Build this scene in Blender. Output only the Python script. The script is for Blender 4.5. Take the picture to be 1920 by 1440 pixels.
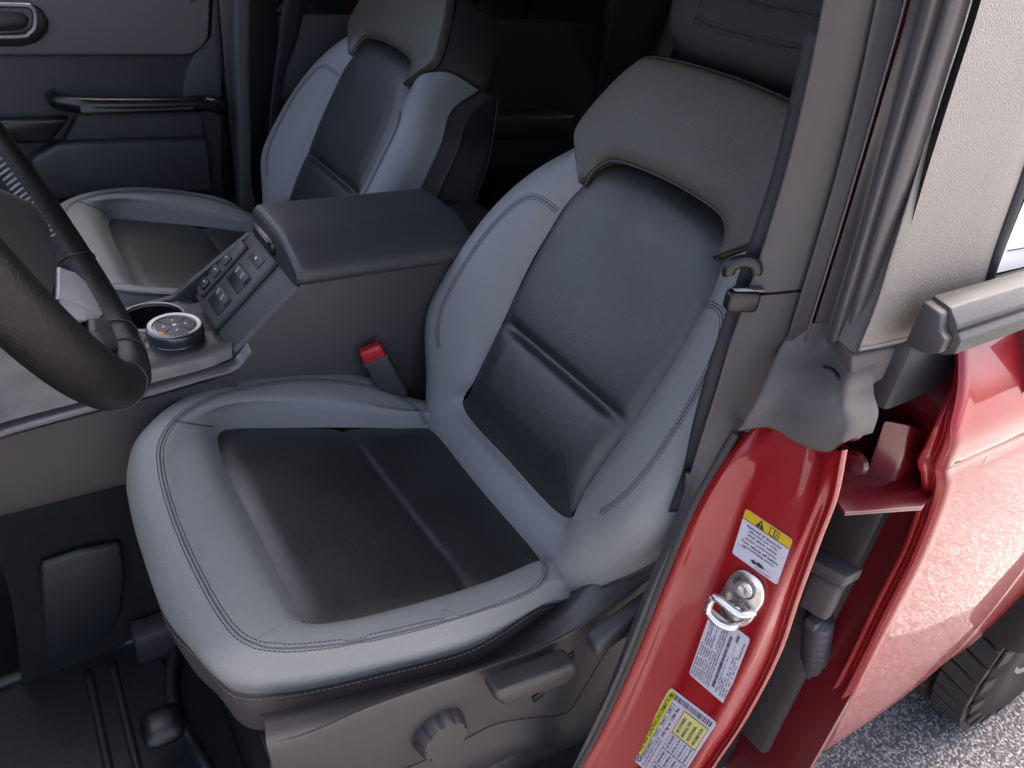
import bpy, bmesh, math, random
import numpy as np
from mathutils import Vector, Matrix
from mathutils.bvhtree import BVHTree
random.seed(4)
scn = bpy.context.scene
for o in list(bpy.data.objects): bpy.data.objects.remove(o)
C = scn.collection

# ------------------------------------------------------------------ camera
# car axes: X forward, Y to the driver's side, Z up, metres, ground at z = 0
F = 1442.0
_v1 = np.array([-1148., -1090., F]); _v2 = np.array([(F*F+1090*620.)/1148, -620., F])
_d1 = _v1/np.linalg.norm(_v1); _d2 = _v2/np.linalg.norm(_v2); _d3 = np.cross(_d2, _d1); _d3 /= np.linalg.norm(_d3)
if _d3[1] < 0: _d3 = -_d3
RM = np.array([-_d2, -_d1, -_d3]); CP = np.array([0, 1.015, 1.48])
cam = bpy.data.objects.new('camera', bpy.data.cameras.new('camera')); C.objects.link(cam)
cam.data.sensor_width = 36; cam.data.lens = F/1920*36; cam.data.clip_start = .02; cam.data.clip_end = 2000
m = Matrix.Identity(4)
for i in range(3):
    m[i][0] = RM[i][0]; m[i][1] = -RM[i][1]; m[i][2] = -RM[i][2]; m[i][3] = CP[i]
cam.matrix_world = m; scn.camera = cam

# ------------------------------------------------------------------ light
SUN_EL, SUN_AZ = 50, -155          # azimuth from car-forward towards the driver's side
wd = bpy.data.worlds.new('World'); scn.world = wd; wd.use_nodes = True
nt = wd.node_tree; sky = nt.nodes.new('ShaderNodeTexSky'); sky.sky_type = 'NISHITA'; sky.sun_disc = False
sky.sun_elevation = math.radians(SUN_EL); sky.sun_rotation = math.radians(90-SUN_AZ)
sky.dust_density = 9.0; sky.air_density = .40; sky.ozone_density = .2; sky.altitude = 100
bg = nt.nodes['Background']; bg.inputs[1].default_value = .15; nt.links.new(sky.outputs[0], bg.inputs[0])
sl = bpy.data.lights.new('sun', 'SUN'); sl.energy = 3.0; sl.angle = math.radians(.6); sl.color = (1, .95, .87)
sun = bpy.data.objects.new('sun', sl); C.objects.link(sun)
_el, _az = math.radians(SUN_EL), math.radians(SUN_AZ)
sun.rotation_euler = Vector((math.cos(_el)*math.cos(_az), math.cos(_el)*math.sin(_az), math.sin(_el))).to_track_quat('Z', 'Y').to_euler()
scn.view_settings.view_transform = 'Standard'; scn.view_settings.look = 'None'
scn.view_settings.exposure = 3.25; scn.view_settings.gamma = 1; scn.view_settings.use_curve_mapping = False

# ------------------------------------------------------------------ helpers
def A3(*p): return np.array(p, float)
def _on(px, py, n, c):
    r = RM @ np.array([px-960, py-720, F]); n = np.asarray(n, float)
    return CP + r*((c-n@CP)/(n@r))
def PY(px, py, y): return _on(px, py, (0,1,0), y)       # photo direction met by a real car plane
def PZ(px, py, z): return _on(px, py, (0,0,1), z)
def PX(px, py, x): return _on(px, py, (1,0,0), x)

def mat(name, col, rough=.5, spec=.5, metal=0, bump=0, bscale=400, var=0, vscale=8, coat=0, crough=.1, sheen=0, kind='noise', aniso=None, bdist=.001, rvar=0, wrinkle=0):
    m = bpy.data.materials.new(name); m.use_nodes = True
    n = m.node_tree.nodes; l = m.node_tree.links; b = n['Principled BSDF']
    b.inputs['Base Color'].default_value = (*col, 1); b.inputs['Roughness'].default_value = rough
    b.inputs['Specular IOR Level'].default_value = spec; b.inputs['Metallic'].default_value = metal
    b.inputs['Coat Weight'].default_value = coat; b.inputs['Coat Roughness'].default_value = crough
    if sheen: b.inputs['Sheen Weight'].default_value = sheen; b.inputs['Sheen Roughness'].default_value = .4
    tc = n.new('ShaderNodeTexCoord')
    if var or rvar:
        t = n.new('ShaderNodeTexNoise'); t.inputs['Scale'].default_value = vscale; t.inputs['Detail'].default_value = 6
        l.new(tc.outputs['Object'], t.inputs['Vector'])
        if var:
            mx = n.new('ShaderNodeMix'); mx.data_type = 'RGBA'
            mx.inputs[6].default_value = (*[c*(1-var) for c in col], 1); mx.inputs[7].default_value = (*[min(1, c*(1+var)) for c in col], 1)
            l.new(t.outputs['Fac'], mx.inputs[0]); l.new(mx.outputs[2], b.inputs['Base Color'])
        if rvar:
            mr = n.new('ShaderNodeMapRange'); mr.inputs[3].default_value = max(0, rough-rvar); mr.inputs[4].default_value = min(1, rough+rvar)
            mr.inputs[1].default_value = .3; mr.inputs[2].default_value = .7
            l.new(t.outputs['Fac'], mr.inputs[0]); l.new(mr.outputs[0], b.inputs['Roughness'])
    if bump:
        if kind == 'voronoi': t2 = n.new('ShaderNodeTexVoronoi'); out = t2.outputs['Distance']
        else: t2 = n.new('ShaderNodeTexNoise'); t2.inputs['Detail'].default_value = 3; out = t2.outputs['Fac']
        t2.inputs['Scale'].default_value = bscale; l.new(tc.outputs['Object'], t2.inputs['Vector'])
        bp = n.new('ShaderNodeBump'); bp.inputs['Strength'].default_value = bump; bp.inputs['Distance'].default_value = bdist
        l.new(out, bp.inputs['Height']); l.new(bp.outputs[0], b.inputs['Normal'])
        if wrinkle:
            t3 = n.new('ShaderNodeTexNoise'); t3.inputs['Scale'].default_value = 22; t3.inputs['Detail'].default_value = 5; t3.inputs['Distortion'].default_value = 1.2
            l.new(tc.outputs['Object'], t3.inputs['Vector'])
            b3 = n.new('ShaderNodeBump'); b3.inputs['Strength'].default_value = wrinkle; b3.inputs['Distance'].default_value = .004
            l.new(t3.outputs['Fac'], b3.inputs['Height']); l.new(b3.outputs[0], bp.inputs['Normal'])
    return m

M = dict(
 leather = mat('grey leather', (.178,.184,.178), .5, .5, bump=.35, bscale=800, kind='voronoi', var=.07, vscale=6, rvar=.07, wrinkle=.22),
 insert = mat('black perforated leather', (.006,.0066,.0068), .44, 1.0, bump=.3, bscale=900, kind='voronoi', var=.15, vscale=9, rvar=.06, wrinkle=.2),
 panel = mat('charcoal leather', (.040,.034,.017), .5, .7, bump=.3, bscale=800, kind='voronoi', var=.12, vscale=7, rvar=.07, wrinkle=.2),
 dark = mat('black vinyl', (.018,.017,.019), .5, .5, bump=.25, bscale=600, kind='voronoi', var=.1),
 side = mat('brown grey vinyl', (.050,.043,.045), .5, .5, bump=.3, bscale=600, kind='voronoi', var=.1),
 plastic = mat('dark grey moulded plastic', (.038,.035,.034), .5, .5, bump=.3, bscale=900, var=.08, rvar=.06),
 plastic2 = mat('charcoal moulded plastic', (.030,.028,.029), .5, .5, bump=.3, bscale=900, var=.08, rvar=.06),
 trimgrey = mat('grey pillar plastic', (.056,.053,.051), .62, .4, bump=.35, bscale=1100, var=.05),
 doorgrey = mat('grey door plastic', (.11,.098,.094), .6, .4, bump=.2, bscale=900, var=.06),
 black = mat('black plastic', (.005,.005,.006), .42, .5),
 gloss = mat('gloss black', (.006,.006,.007), .28, .5),
 thread = mat('grey thread', (.17,.175,.19), .7, .3),
 dthread = mat('dark thread', (.040,.043,.050), .7, .3),
 rubber = mat('black rubber', (.028,.028,.031), .5, .4, bump=.15, bscale=300, var=.1),
 rubberg = mat('satin black rubber', (.062,.060,.060), .38, .5, var=.06, rvar=.05),
 capgrey = mat('grey rubber cap', (.078,.071,.066), .7, .4, bump=.15, bscale=500, var=.05),
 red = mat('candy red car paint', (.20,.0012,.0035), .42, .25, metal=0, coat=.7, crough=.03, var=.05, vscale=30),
 redin = mat('shade-darkened body red', (.085,.0025,.005), .32, .5, coat=.5, crough=.15, var=.1, vscale=12),  # body red with the deep pocket's shade darkened into its colour
 chrome = mat('zinc plated steel', (.62,.60,.58), .28, .5, metal=1, var=.1, vscale=60, rvar=.08),
 silver = mat('satin silver trim', (.20,.20,.205), .35, .5, metal=.8, rvar=.05),
 alu = mat('brushed metal', (.16,.16,.165), .3, .5, metal=.9),
 white = mat('white label stock', (.40,.39,.43), .45, .4),
 yellow = mat('yellow label ink', (.42,.28,.006), .45, .4),
 lemon = mat('lemon label ink', (.46,.43,.015), .45, .4),
 pale = mat('pale yellow label ink', (.46,.43,.15), .45, .4),
 ink = mat('black label ink', (.02,.02,.025), .5, .3),
 pink = mat('pink label ink', (.65,.25,.32), .5, .3),
 webbing = mat('black seat belt webbing', (.016,.016,.02), .6, .3, bump=.6, bscale=900),
 redbtn = mat('red plastic', (.40,.010,.014), .35, .5),
 carpet = mat('black carpet', (.010,.011,.012), .95, .2, bump=1, bscale=500, var=.4, vscale=60),
 mat = mat('black rubber mat', (.010,.012,.014), .5, .5, bump=.4, bscale=200, var=.2),
 liner = mat('grey headliner', (.03,.029,.028), .9, .2, bump=.3, bscale=500),
 hose = mat('blue grey conduit', (.030,.030,.042), .5, .4, var=.15, vscale=30),
 connector = mat('grey connector plastic', (.045,.040,.043), .55, .4, var=.12, vscale=40),
 tread = mat('dusty tyre rubber', (.034,.029,.026), .85, .3, bump=.6, bscale=120, var=.3, vscale=25),
 rail = mat('satin grey trim', (.11,.105,.105), .35, .5, metal=.2, rvar=.05),
 seamgrey = mat('shadowed leather seam', (.060,.064,.072), .6),
 trimlow = mat('charcoal pillar plastic', (.044,.042,.043), .58, .4, bump=.35, bscale=1100, var=.05),
 hem = mat('mauve thread', (.10,.095,.10), .7, .3),
 treadgap = mat('tyre groove rubber', (.014,.012,.011), .9, .2, bump=.4, bscale=150),
 hrest = mat('dark olive leather', (.006,.0055,.004), .6, .4, bump=.25, bscale=650, kind='voronoi', var=.1),
 paper = mat('white window paper', (.80,.80,.80), .5, .4),
 lidmat = mat('soft charcoal vinyl', (.044,.042,.042), .5, .6, bump=.25, bscale=700, kind='voronoi', var=.08),
 wheel = mat('black wheel leather', (.0045,.0042,.004), .45, .3, bump=.2, bscale=500, kind='voronoi', rvar=.08, vscale=20),
 beltm = mat('weathered black moulding', (.030,.029,.028), .5, .5, bump=.3, bscale=600, var=.15, vscale=15, rvar=.08),
 lever = mat('charcoal lever plastic', (.026,.024,.023), .45, .5, bump=.25, bscale=900, rvar=.08, vscale=30),
 silverhi = mat('bright satin trim', (.50,.48,.51), .4, .5, metal=.3, rvar=.05),
 icon = mat('white print', (.6,.62,.64), .5, .3),
 amber = mat('amber print', (.7,.3,.02), .5, .3),
 tan = mat('tan flocked seal', (.055,.048,.042), .9, .2, bump=.6, bscale=900),
)
def glassmat(name, tint):
    m = bpy.data.materials.new(name); m.use_nodes = True; n = m.node_tree.nodes; b = n['Principled BSDF']
    b.inputs['Base Color'].default_value = (*tint, 1); b.inputs['Roughness'].default_value = .03
    b.inputs['Transmission Weight'].default_value = .0; b.inputs['Coat Weight'].default_value = 1; b.inputs['Coat Roughness'].default_value = .01
    return m
M['privacy'] = glassmat('dark privacy glass', (.012,.013,.014))
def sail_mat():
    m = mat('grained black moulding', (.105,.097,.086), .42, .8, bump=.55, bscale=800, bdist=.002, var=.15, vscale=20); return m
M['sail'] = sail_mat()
def asphalt():
    m = bpy.data.materials.new('asphalt with pale chips'); m.use_nodes = True
    n = m.node_tree.nodes; l = m.node_tree.links; b = n['Principled BSDF']; b.inputs['Roughness'].default_value = .85
    tc = n.new('ShaderNodeTexCoord'); v = n.new('ShaderNodeTexVoronoi'); v.inputs['Scale'].default_value = 210; v.inputs['Randomness'].default_value = 1
    l.new(tc.outputs['Object'], v.inputs['Vector'])
    cr = n.new('ShaderNodeValToRGB'); e = cr.color_ramp.elements
    e[0].color = (.055,.051,.050,1); e[1].color = (.34,.32,.31,1); e[0].position = .25; e[1].position = .95
    x = cr.color_ramp.elements.new(.6); x.color = (.125,.118,.118,1)
    sp = n.new('ShaderNodeSeparateColor'); l.new(v.outputs['Color'], sp.inputs[0]); l.new(sp.outputs[0], cr.inputs[0])
    no = n.new('ShaderNodeTexNoise'); no.inputs['Scale'].default_value = 3; no.inputs['Detail'].default_value = 8; l.new(tc.outputs['Object'], no.inputs['Vector'])
    mr = n.new('ShaderNodeMapRange'); mr.inputs[3].default_value = .7; mr.inputs[4].default_value = 1.25; l.new(no.outputs['Fac'], mr.inputs[0])
    mx = n.new('ShaderNodeMix'); mx.data_type = 'RGBA'; mx.blend_type = 'MULTIPLY'; mx.inputs[0].default_value = 1
    l.new(cr.outputs[0], mx.inputs[6]); l.new(mr.outputs[0], mx.inputs[7]); l.new(mx.outputs[2], b.inputs['Base Color'])
    bp = n.new('ShaderNodeBump'); bp.inputs['Strength'].default_value = 1; bp.inputs['Distance'].default_value = .003
    l.new(v.outputs['Distance'], bp.inputs['Height']); bp.invert = True; l.new(bp.outputs[0], b.inputs['Normal'])
    return m
M['asphalt'] = asphalt()

BASE = {}
def thing(name, label, cat, loc, group=None):
    o = bpy.data.objects.new(name, None); o.empty_display_size = .05; C.objects.link(o); o.location = loc
    o['label'] = label; o['category'] = cat
    if group: o['group'] = group
    BASE[o.name] = np.array(loc, float); return o
def tag(o, label, cat, group=None):
    o['label'] = label; o['category'] = cat
    if group: o['group'] = group
    return o
def struct(o): o['kind'] = 'structure'; return o
def obj(name, V, Fc, mt, parent=None, smooth=True, label=None, kind=None, weld=False):
    V = np.asarray(V, float); b = BASE[parent.name] if parent else np.zeros(3)
    me = bpy.data.meshes.new(name); me.from_pydata((V-b).tolist(), [], [list(map(int, f)) for f in Fc])
    if weld:
        bm = bmesh.new(); bm.from_mesh(me); bmesh.ops.remove_doubles(bm, verts=bm.verts, dist=1e-5); bm.to_mesh(me); bm.free()
    if smooth: me.polygons.foreach_set('use_smooth', [True]*len(me.polygons))
    me.materials.append(M[mt] if isinstance(mt, str) else mt); me.update()
    o = bpy.data.objects.new(name, me); C.objects.link(o)
    if parent: o.parent = parent
    BASE[o.name] = b
    if label: o['label'] = label
    if kind: o['kind'] = kind
    return o
def bobj(name, bm, mt, parent=None, smooth=False, **k):
    bm.verts.ensure_lookup_table(); bm.verts.index_update()
    V = [v.co[:] for v in bm.verts]; Fc = [[v.index for v in f.verts] for f in bm.faces]; bm.free()
    o = obj(name, V, Fc, mt, parent, smooth, **k)
    if smooth: o.data.set_sharp_from_angle(angle=math.radians(40))
    return o
def cr(P, n, closed=False):
    P = np.asarray(P, float); k = len(P)
    T = np.linspace(0, k if closed else k-1, n, endpoint=not closed)
    i = np.minimum(np.floor(T).astype(int), (k-1) if closed else k-2); t = (T-i)
    t = t.reshape((-1,)+(1,)*(P.ndim-1))
    if closed: p0, p1, p2, p3 = P[(i-1) % k], P[i % k], P[(i+1) % k], P[(i+2) % k]
    else:
        Q = np.concatenate([[2*P[0]-P[1]], P, [2*P[-1]-P[-2]]]); p0, p1, p2, p3 = Q[i], Q[i+1], Q[i+2], Q[i+3]
    return .5*(2*p1+(p2-p0)*t+(2*p0-5*p1+4*p2-p3)*t*t+(3*p1-p0-3*p2+p3)*t**3)
def gridmesh(G, cr_=False, cc=False):
    R_, K = G.shape[:2]; V = G.reshape(-1, 3); Fc = []
    for i in range(R_ if cr_ else R_-1):
        a = i*K; b = ((i+1) % R_)*K
        for j in range(K if cc else K-1):
            j2 = (j+1) % K; Fc.append((a+j, a+j2, b+j2, b+j))
    return V, Fc
def surf(name, ctrl, nr, nc, mt, parent=None, closed_r=False, closed_c=False, thick=0, flip=False, **k):
    G = cr(np.asarray(ctrl, float), nr, closed_r); G = cr(G.transpose(1,0,2), nc, closed_c).transpose(1,0,2)
    V, Fc = gridmesh(G, closed_r, closed_c)
    if flip: Fc = [f[::-1] for f in Fc]
    o = obj(name, V, Fc, mt, parent, **k)
    if thick:
        s = o.modifiers.new('thickness', 'SOLIDIFY'); s.thickness = thick; s.offset = -1
    o['_g'] = 0; del o['_g']
    return o
def tube(name, P, r, mt, parent=None, ns=8, closed=False, caps=True, **k):
    P = np.asarray(P, float); n = len(P)
    T = np.gradient(P, axis=0) if not closed else (np.roll(P,-1,0)-np.roll(P,1,0))
    T /= np.linalg.norm(T, axis=1)[:,None]+1e-12
    ref = A3(0,0,1) if abs(T[0][2]) < .9 else A3(1,0,0)
    N = np.cross(T[0], ref); N /= np.linalg.norm(N); V = []
    rr = np.broadcast_to(r, n)
    for i in range(n):
        N = N-T[i]*(N@T[i]); N /= np.linalg.norm(N); B = np.cross(T[i], N)
        for s in range(ns):
            a = 2*math.pi*s/ns; V.append(P[i]+rr[i]*(math.cos(a)*N+math.sin(a)*B))
    Fc = []
    for i in range(n if closed else n-1):
        a = i*ns; b = ((i+1) % n)*ns
        for s in range(ns): Fc.append((a+s, a+(s+1) % ns, b+(s+1) % ns, b+s))
    if caps and not closed: Fc += [list(range(ns))[::-1], list(range((n-1)*ns, n*ns))]
    return obj(name, V, Fc, mt, parent, **k)
def frame_box(name, o, ex, ey, ez, mt, parent=None, bev=.003, seg=2, **k):
    """rounded box: corner-centred frame o + full extent vectors ex, ey, ez"""
    o, ex, ey, ez = map(lambda q: np.asarray(q, float), (o, ex, ey, ez))
    bm = bmesh.new(); vs = {}
    for a in (0,1):
        for b in (0,1):
            for c in (0,1): vs[a,b,c] = bm.verts.new(o+ex*(a-.5)+ey*(b-.5)+ez*(c-.5))
    for q in (((0,0,0),(0,1,0),(1,1,0),(1,0,0)), ((0,0,1),(1,0,1),(1,1,1),(0,1,1)), ((0,0,0),(1,0,0),(1,0,1),(0,0,1)),
              ((0,1,0),(0,1,1),(1,1,1),(1,1,0)), ((0,0,0),(0,0,1),(0,1,1),(0,1,0)), ((1,0,0),(1,1,0),(1,1,1),(1,0,1))):
        bm.faces.new([vs[i] for i in q])
    bmesh.ops.recalc_face_normals(bm, faces=bm.faces)
    if bev: bmesh.ops.bevel(bm, geom=bm.edges[:], offset=bev, segments=seg, affect='EDGES', profile=.5)
    return bobj(name, bm, mt, parent, smooth=True, **k)
def box(name, lo, hi, mt, parent=None, bev=.004, seg=2, **k):
    lo = A3(*lo); hi = A3(*hi); d = hi-lo
    return frame_box(name, (lo+hi)/2, (d[0],0,0), (0,d[1],0), (0,0,d[2]), mt, parent, bev, seg, **k)
def prism(name, poly, vec, mt, parent=None, bev=.003, seg=2, smooth=True, **k):
    """flat polygon (3-D points) extruded by vec, edges rounded"""
    bm = bmesh.new(); poly = [np.asarray(p, float) for p in poly]; vec = np.asarray(vec, float)
    a = [bm.verts.new(p) for p in poly]; b = [bm.verts.new(p+vec) for p in poly]; n = len(a)
    bm.faces.new(a); bm.faces.new(b[::-1])
    for i in range(n): bm.faces.new((a[i], b[i], b[(i+1) % n], a[(i+1) % n]))
    bmesh.ops.recalc_face_normals(bm, faces=bm.faces)
    if bev: bmesh.ops.bevel(bm, geom=bm.edges[:], offset=bev, segments=seg, affect='EDGES', profile=.5)
    return bobj(name, bm, mt, parent, smooth=smooth, **k)
def lathe(name, o, ax, prof, mt, parent=None, n=48, ref=None, mod=None, caps=True, **k):
    o = np.asarray(o, float); ax = np.asarray(ax, float); ax /= np.linalg.norm(ax)
    ref = A3(1,0,0) if ref is None else np.asarray(ref, float); e1 = ref-ax*(ref@ax); e1 /= np.linalg.norm(e1); e2 = np.cross(ax, e1)
    V = []; Fc = []
    for i, (r, h) in enumerate(prof):
        for s in range(n):
            a = 2*math.pi*s/n; q = r*(mod(a, i) if mod else 1)
            V.append(o+ax*h+q*(math.cos(a)*e1+math.sin(a)*e2))
    for i in range(len(prof)-1):
        for s in range(n): Fc.append((i*n+s, i*n+(s+1) % n, (i+1)*n+(s+1) % n, (i+1)*n+s))
    if caps: Fc += [list(range(n))[::-1], list(range((len(prof)-1)*n, len(prof)*n))]
    o_ = obj(name, V, Fc, mt, parent, **k); o_.data.set_sharp_from_angle(angle=math.radians(35)); return o_
def bvh(o):
    me = o.data; b = BASE[o.name]
    return BVHTree.FromPolygons([tuple(np.array(v.co)+b) for v in me.vertices], [tuple(p.vertices) for p in me.polygons])
def drape(trees, P, d, lift=0.0):
    """drop the points P along direction d on to the nearest of the trees"""
    d = Vector(d).normalized(); out = []; nor = []
    for p in P:
        best = None
        for t in trees:
            h = t.ray_cast(Vector(p)-d*.3, d, .6)
            if h[0] is not None and (best is None or h[3] < best[3]): best = h
        if best is None: continue
        n = best[1] if best[1].dot(d) < 0 else -best[1]
        out.append(np.array(best[0]+n*lift)); nor.append(np.array(n))
    return np.array(out), np.array(nor)
def resample(P, step):
    P = np.asarray(P, float); s = np.r_[0, np.cumsum(np.linalg.norm(np.diff(P, axis=0), axis=1))]
    n = max(2, int(s[-1]/step)); q = np.linspace(0, s[-1], n); return np.stack([np.interp(q, s, P[:,i]) for i in range(3)], 1)
def stitches(name, P, N, mt, parent, pitch=.0045, ln=.0033, r=.00055):
    P = np.asarray(P); s = np.r_[0, np.cumsum(np.linalg.norm(np.diff(P, axis=0), axis=1))]; V = []; Fc = []
    for a in np.arange(0, s[-1]-ln, pitch):
        p = np.array([np.interp(a, s, P[:,i]) for i in range(3)]); q = np.array([np.interp(a+ln, s, P[:,i]) for i in range(3)])
        n = np.array([np.interp(a, s, N[:,i]) for i in range(3)]); t = q-p
        if np.linalg.norm(t) < 1e-6: continue
        t /= np.linalg.norm(t); w = np.cross(t, n); b = len(V)
        for e in (p, q):
            V += [e-w*r, e+n*r*1.2, e+w*r]
        Fc += [(b,b+1,b+4,b+3), (b+1,b+2,b+5,b+4), (b,b+2,b+1), (b+3,b+4,b+5)]
    return obj(name, V, Fc, mt, parent, smooth=False, kind='stuff')
def seam(parent, trees, path, d, mtw='leather', mts='dthread', gap=.0034, welt=.0016, n=200, double=True, welted=True):
    P, N = drape(trees, cr(path, n), d)
    P = np.array([P[max(0,i-2):i+3].mean(0) for i in range(len(P))])
    T = np.gradient(P, axis=0); T /= np.linalg.norm(T, axis=1)[:,None]+1e-9; W = np.cross(T, N)
    if welted: tube('seam_groove', P+N*.0001, .0010, 'seamgrey', parent, 6)
    rows = (-1, 1) if double else (1,)
    for sgn in rows:
        Q = P+W*gap*sgn
        Q2, N2 = drape(trees, Q, d, .0001)
        if len(Q2) > 4: stitches('stitching', Q2, N2, mts, parent)
    return P, N
def cast_n(tree, px, py):
    d_ = RM @ np.array([px-960, py-720, F]); d_ /= np.linalg.norm(d_); h = tree.ray_cast(Vector(CP), Vector(d_))
    if h[0] is None: return None
    n = np.array(h[1]); return np.array(h[0]), (n if n@d_ < 0 else -n)
def seam_on(parent, tree, pxs, n, mts='dthread', gap=.0034):
    """double-stitched seam laid on a panel along a traced line"""
    H = [cast_n(tree, *q) for q in cr(np.array(pxs, float), n)]; H = [h for h in H if h]
    P = np.array([h[0] for h in H]); N = np.array([h[1] for h in H])
    P = np.array([P[max(0,i-2):i+3].mean(0) for i in range(len(P))]); T = np.gradient(P, axis=0); T /= np.linalg.norm(T, axis=1)[:,None]+1e-9; W = np.cross(T, N)
    tube('seam_groove', P+N*.0002, .0010, 'seamgrey', parent, 6)
    for sg in (-1,1):
        Q = P+W*gap*sg; L = []
        for q, nn in zip(Q, N):
            h = tree.ray_cast(Vector(q+nn*.02), Vector(-nn), .05); L.append(np.array(h[0]) if h[0] is not None else q)
        stitches('stitching', np.array(L)+N*.0001, N, mts, parent)
def textmesh(name, s, o, ex, ey, w, h, mt, parent, fit=True, lift=A3(0,0,0), spacing=1.0):
    """lettering laid on the plane o + ex*a + ey*b, stretched to w x h"""
    cu = bpy.data.curves.new('lettering', 'FONT'); cu.body = s; cu.space_character = spacing; cu.resolution_u = 2; cu.offset = .018; cu.space_line = 1.0
    t = bpy.data.objects.new('lettering', cu); C.objects.link(t)
    me = bpy.data.meshes.new_from_object(t.evaluated_get(bpy.context.evaluated_depsgraph_get()))
    V = np.array([v.co[:] for v in me.vertices]); Fc = [tuple(p.vertices) for p in me.polygons]
    bpy.data.objects.remove(t); bpy.data.curves.remove(cu); bpy.data.meshes.remove(me)
    if not len(V): return None
    mn = V.min(0); mx = V.max(0); S = (mx-mn); S[S == 0] = 1
    a = (V[:,0]-mn[0])/S[0]*w; b = (V[:,1]-mn[1])/S[1]*h
    return obj(name, o+lift+a[:,None]*ex+b[:,None]*ey, Fc, mt, parent, smooth=False)
def quad(name, o, ex, ey, a0, b0, a1, b1, mt, parent, lift, **k):
    return obj(name, [o+lift+ex*a+ey*b for a, b in ((a0,b0),(a1,b0),(a1,b1),(a0,b1))], [(0,1,2,3)], mt, parent, smooth=False, **k)

# ------------------------------------------------------------------ setting: ground
struct(obj('ground', [(-400,-400,0),(400,-400,0),(400,400,0),(-400,400,0)], [(0,1,2,3)], 'asphalt', smooth=False))

# ------------------------------------------------------------------ seats
KC = .15
def CU(px, py, dz): return _on(px, py, (-KC,0,1), .848+KC*.172+dz)
def CL(x, u, dz): return A3(x, .38+u, .848+KC*(x+.172)+dz)
TB = math.radians(26); BU = A3(-math.sin(TB),0,math.cos(TB)); BN = A3(math.cos(TB),0,math.sin(TB)); BO = A3(-.546,.38,.976)
def BK(u, h, n): return BO+A3(0,u,0)+BU*h+BN*n

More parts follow.
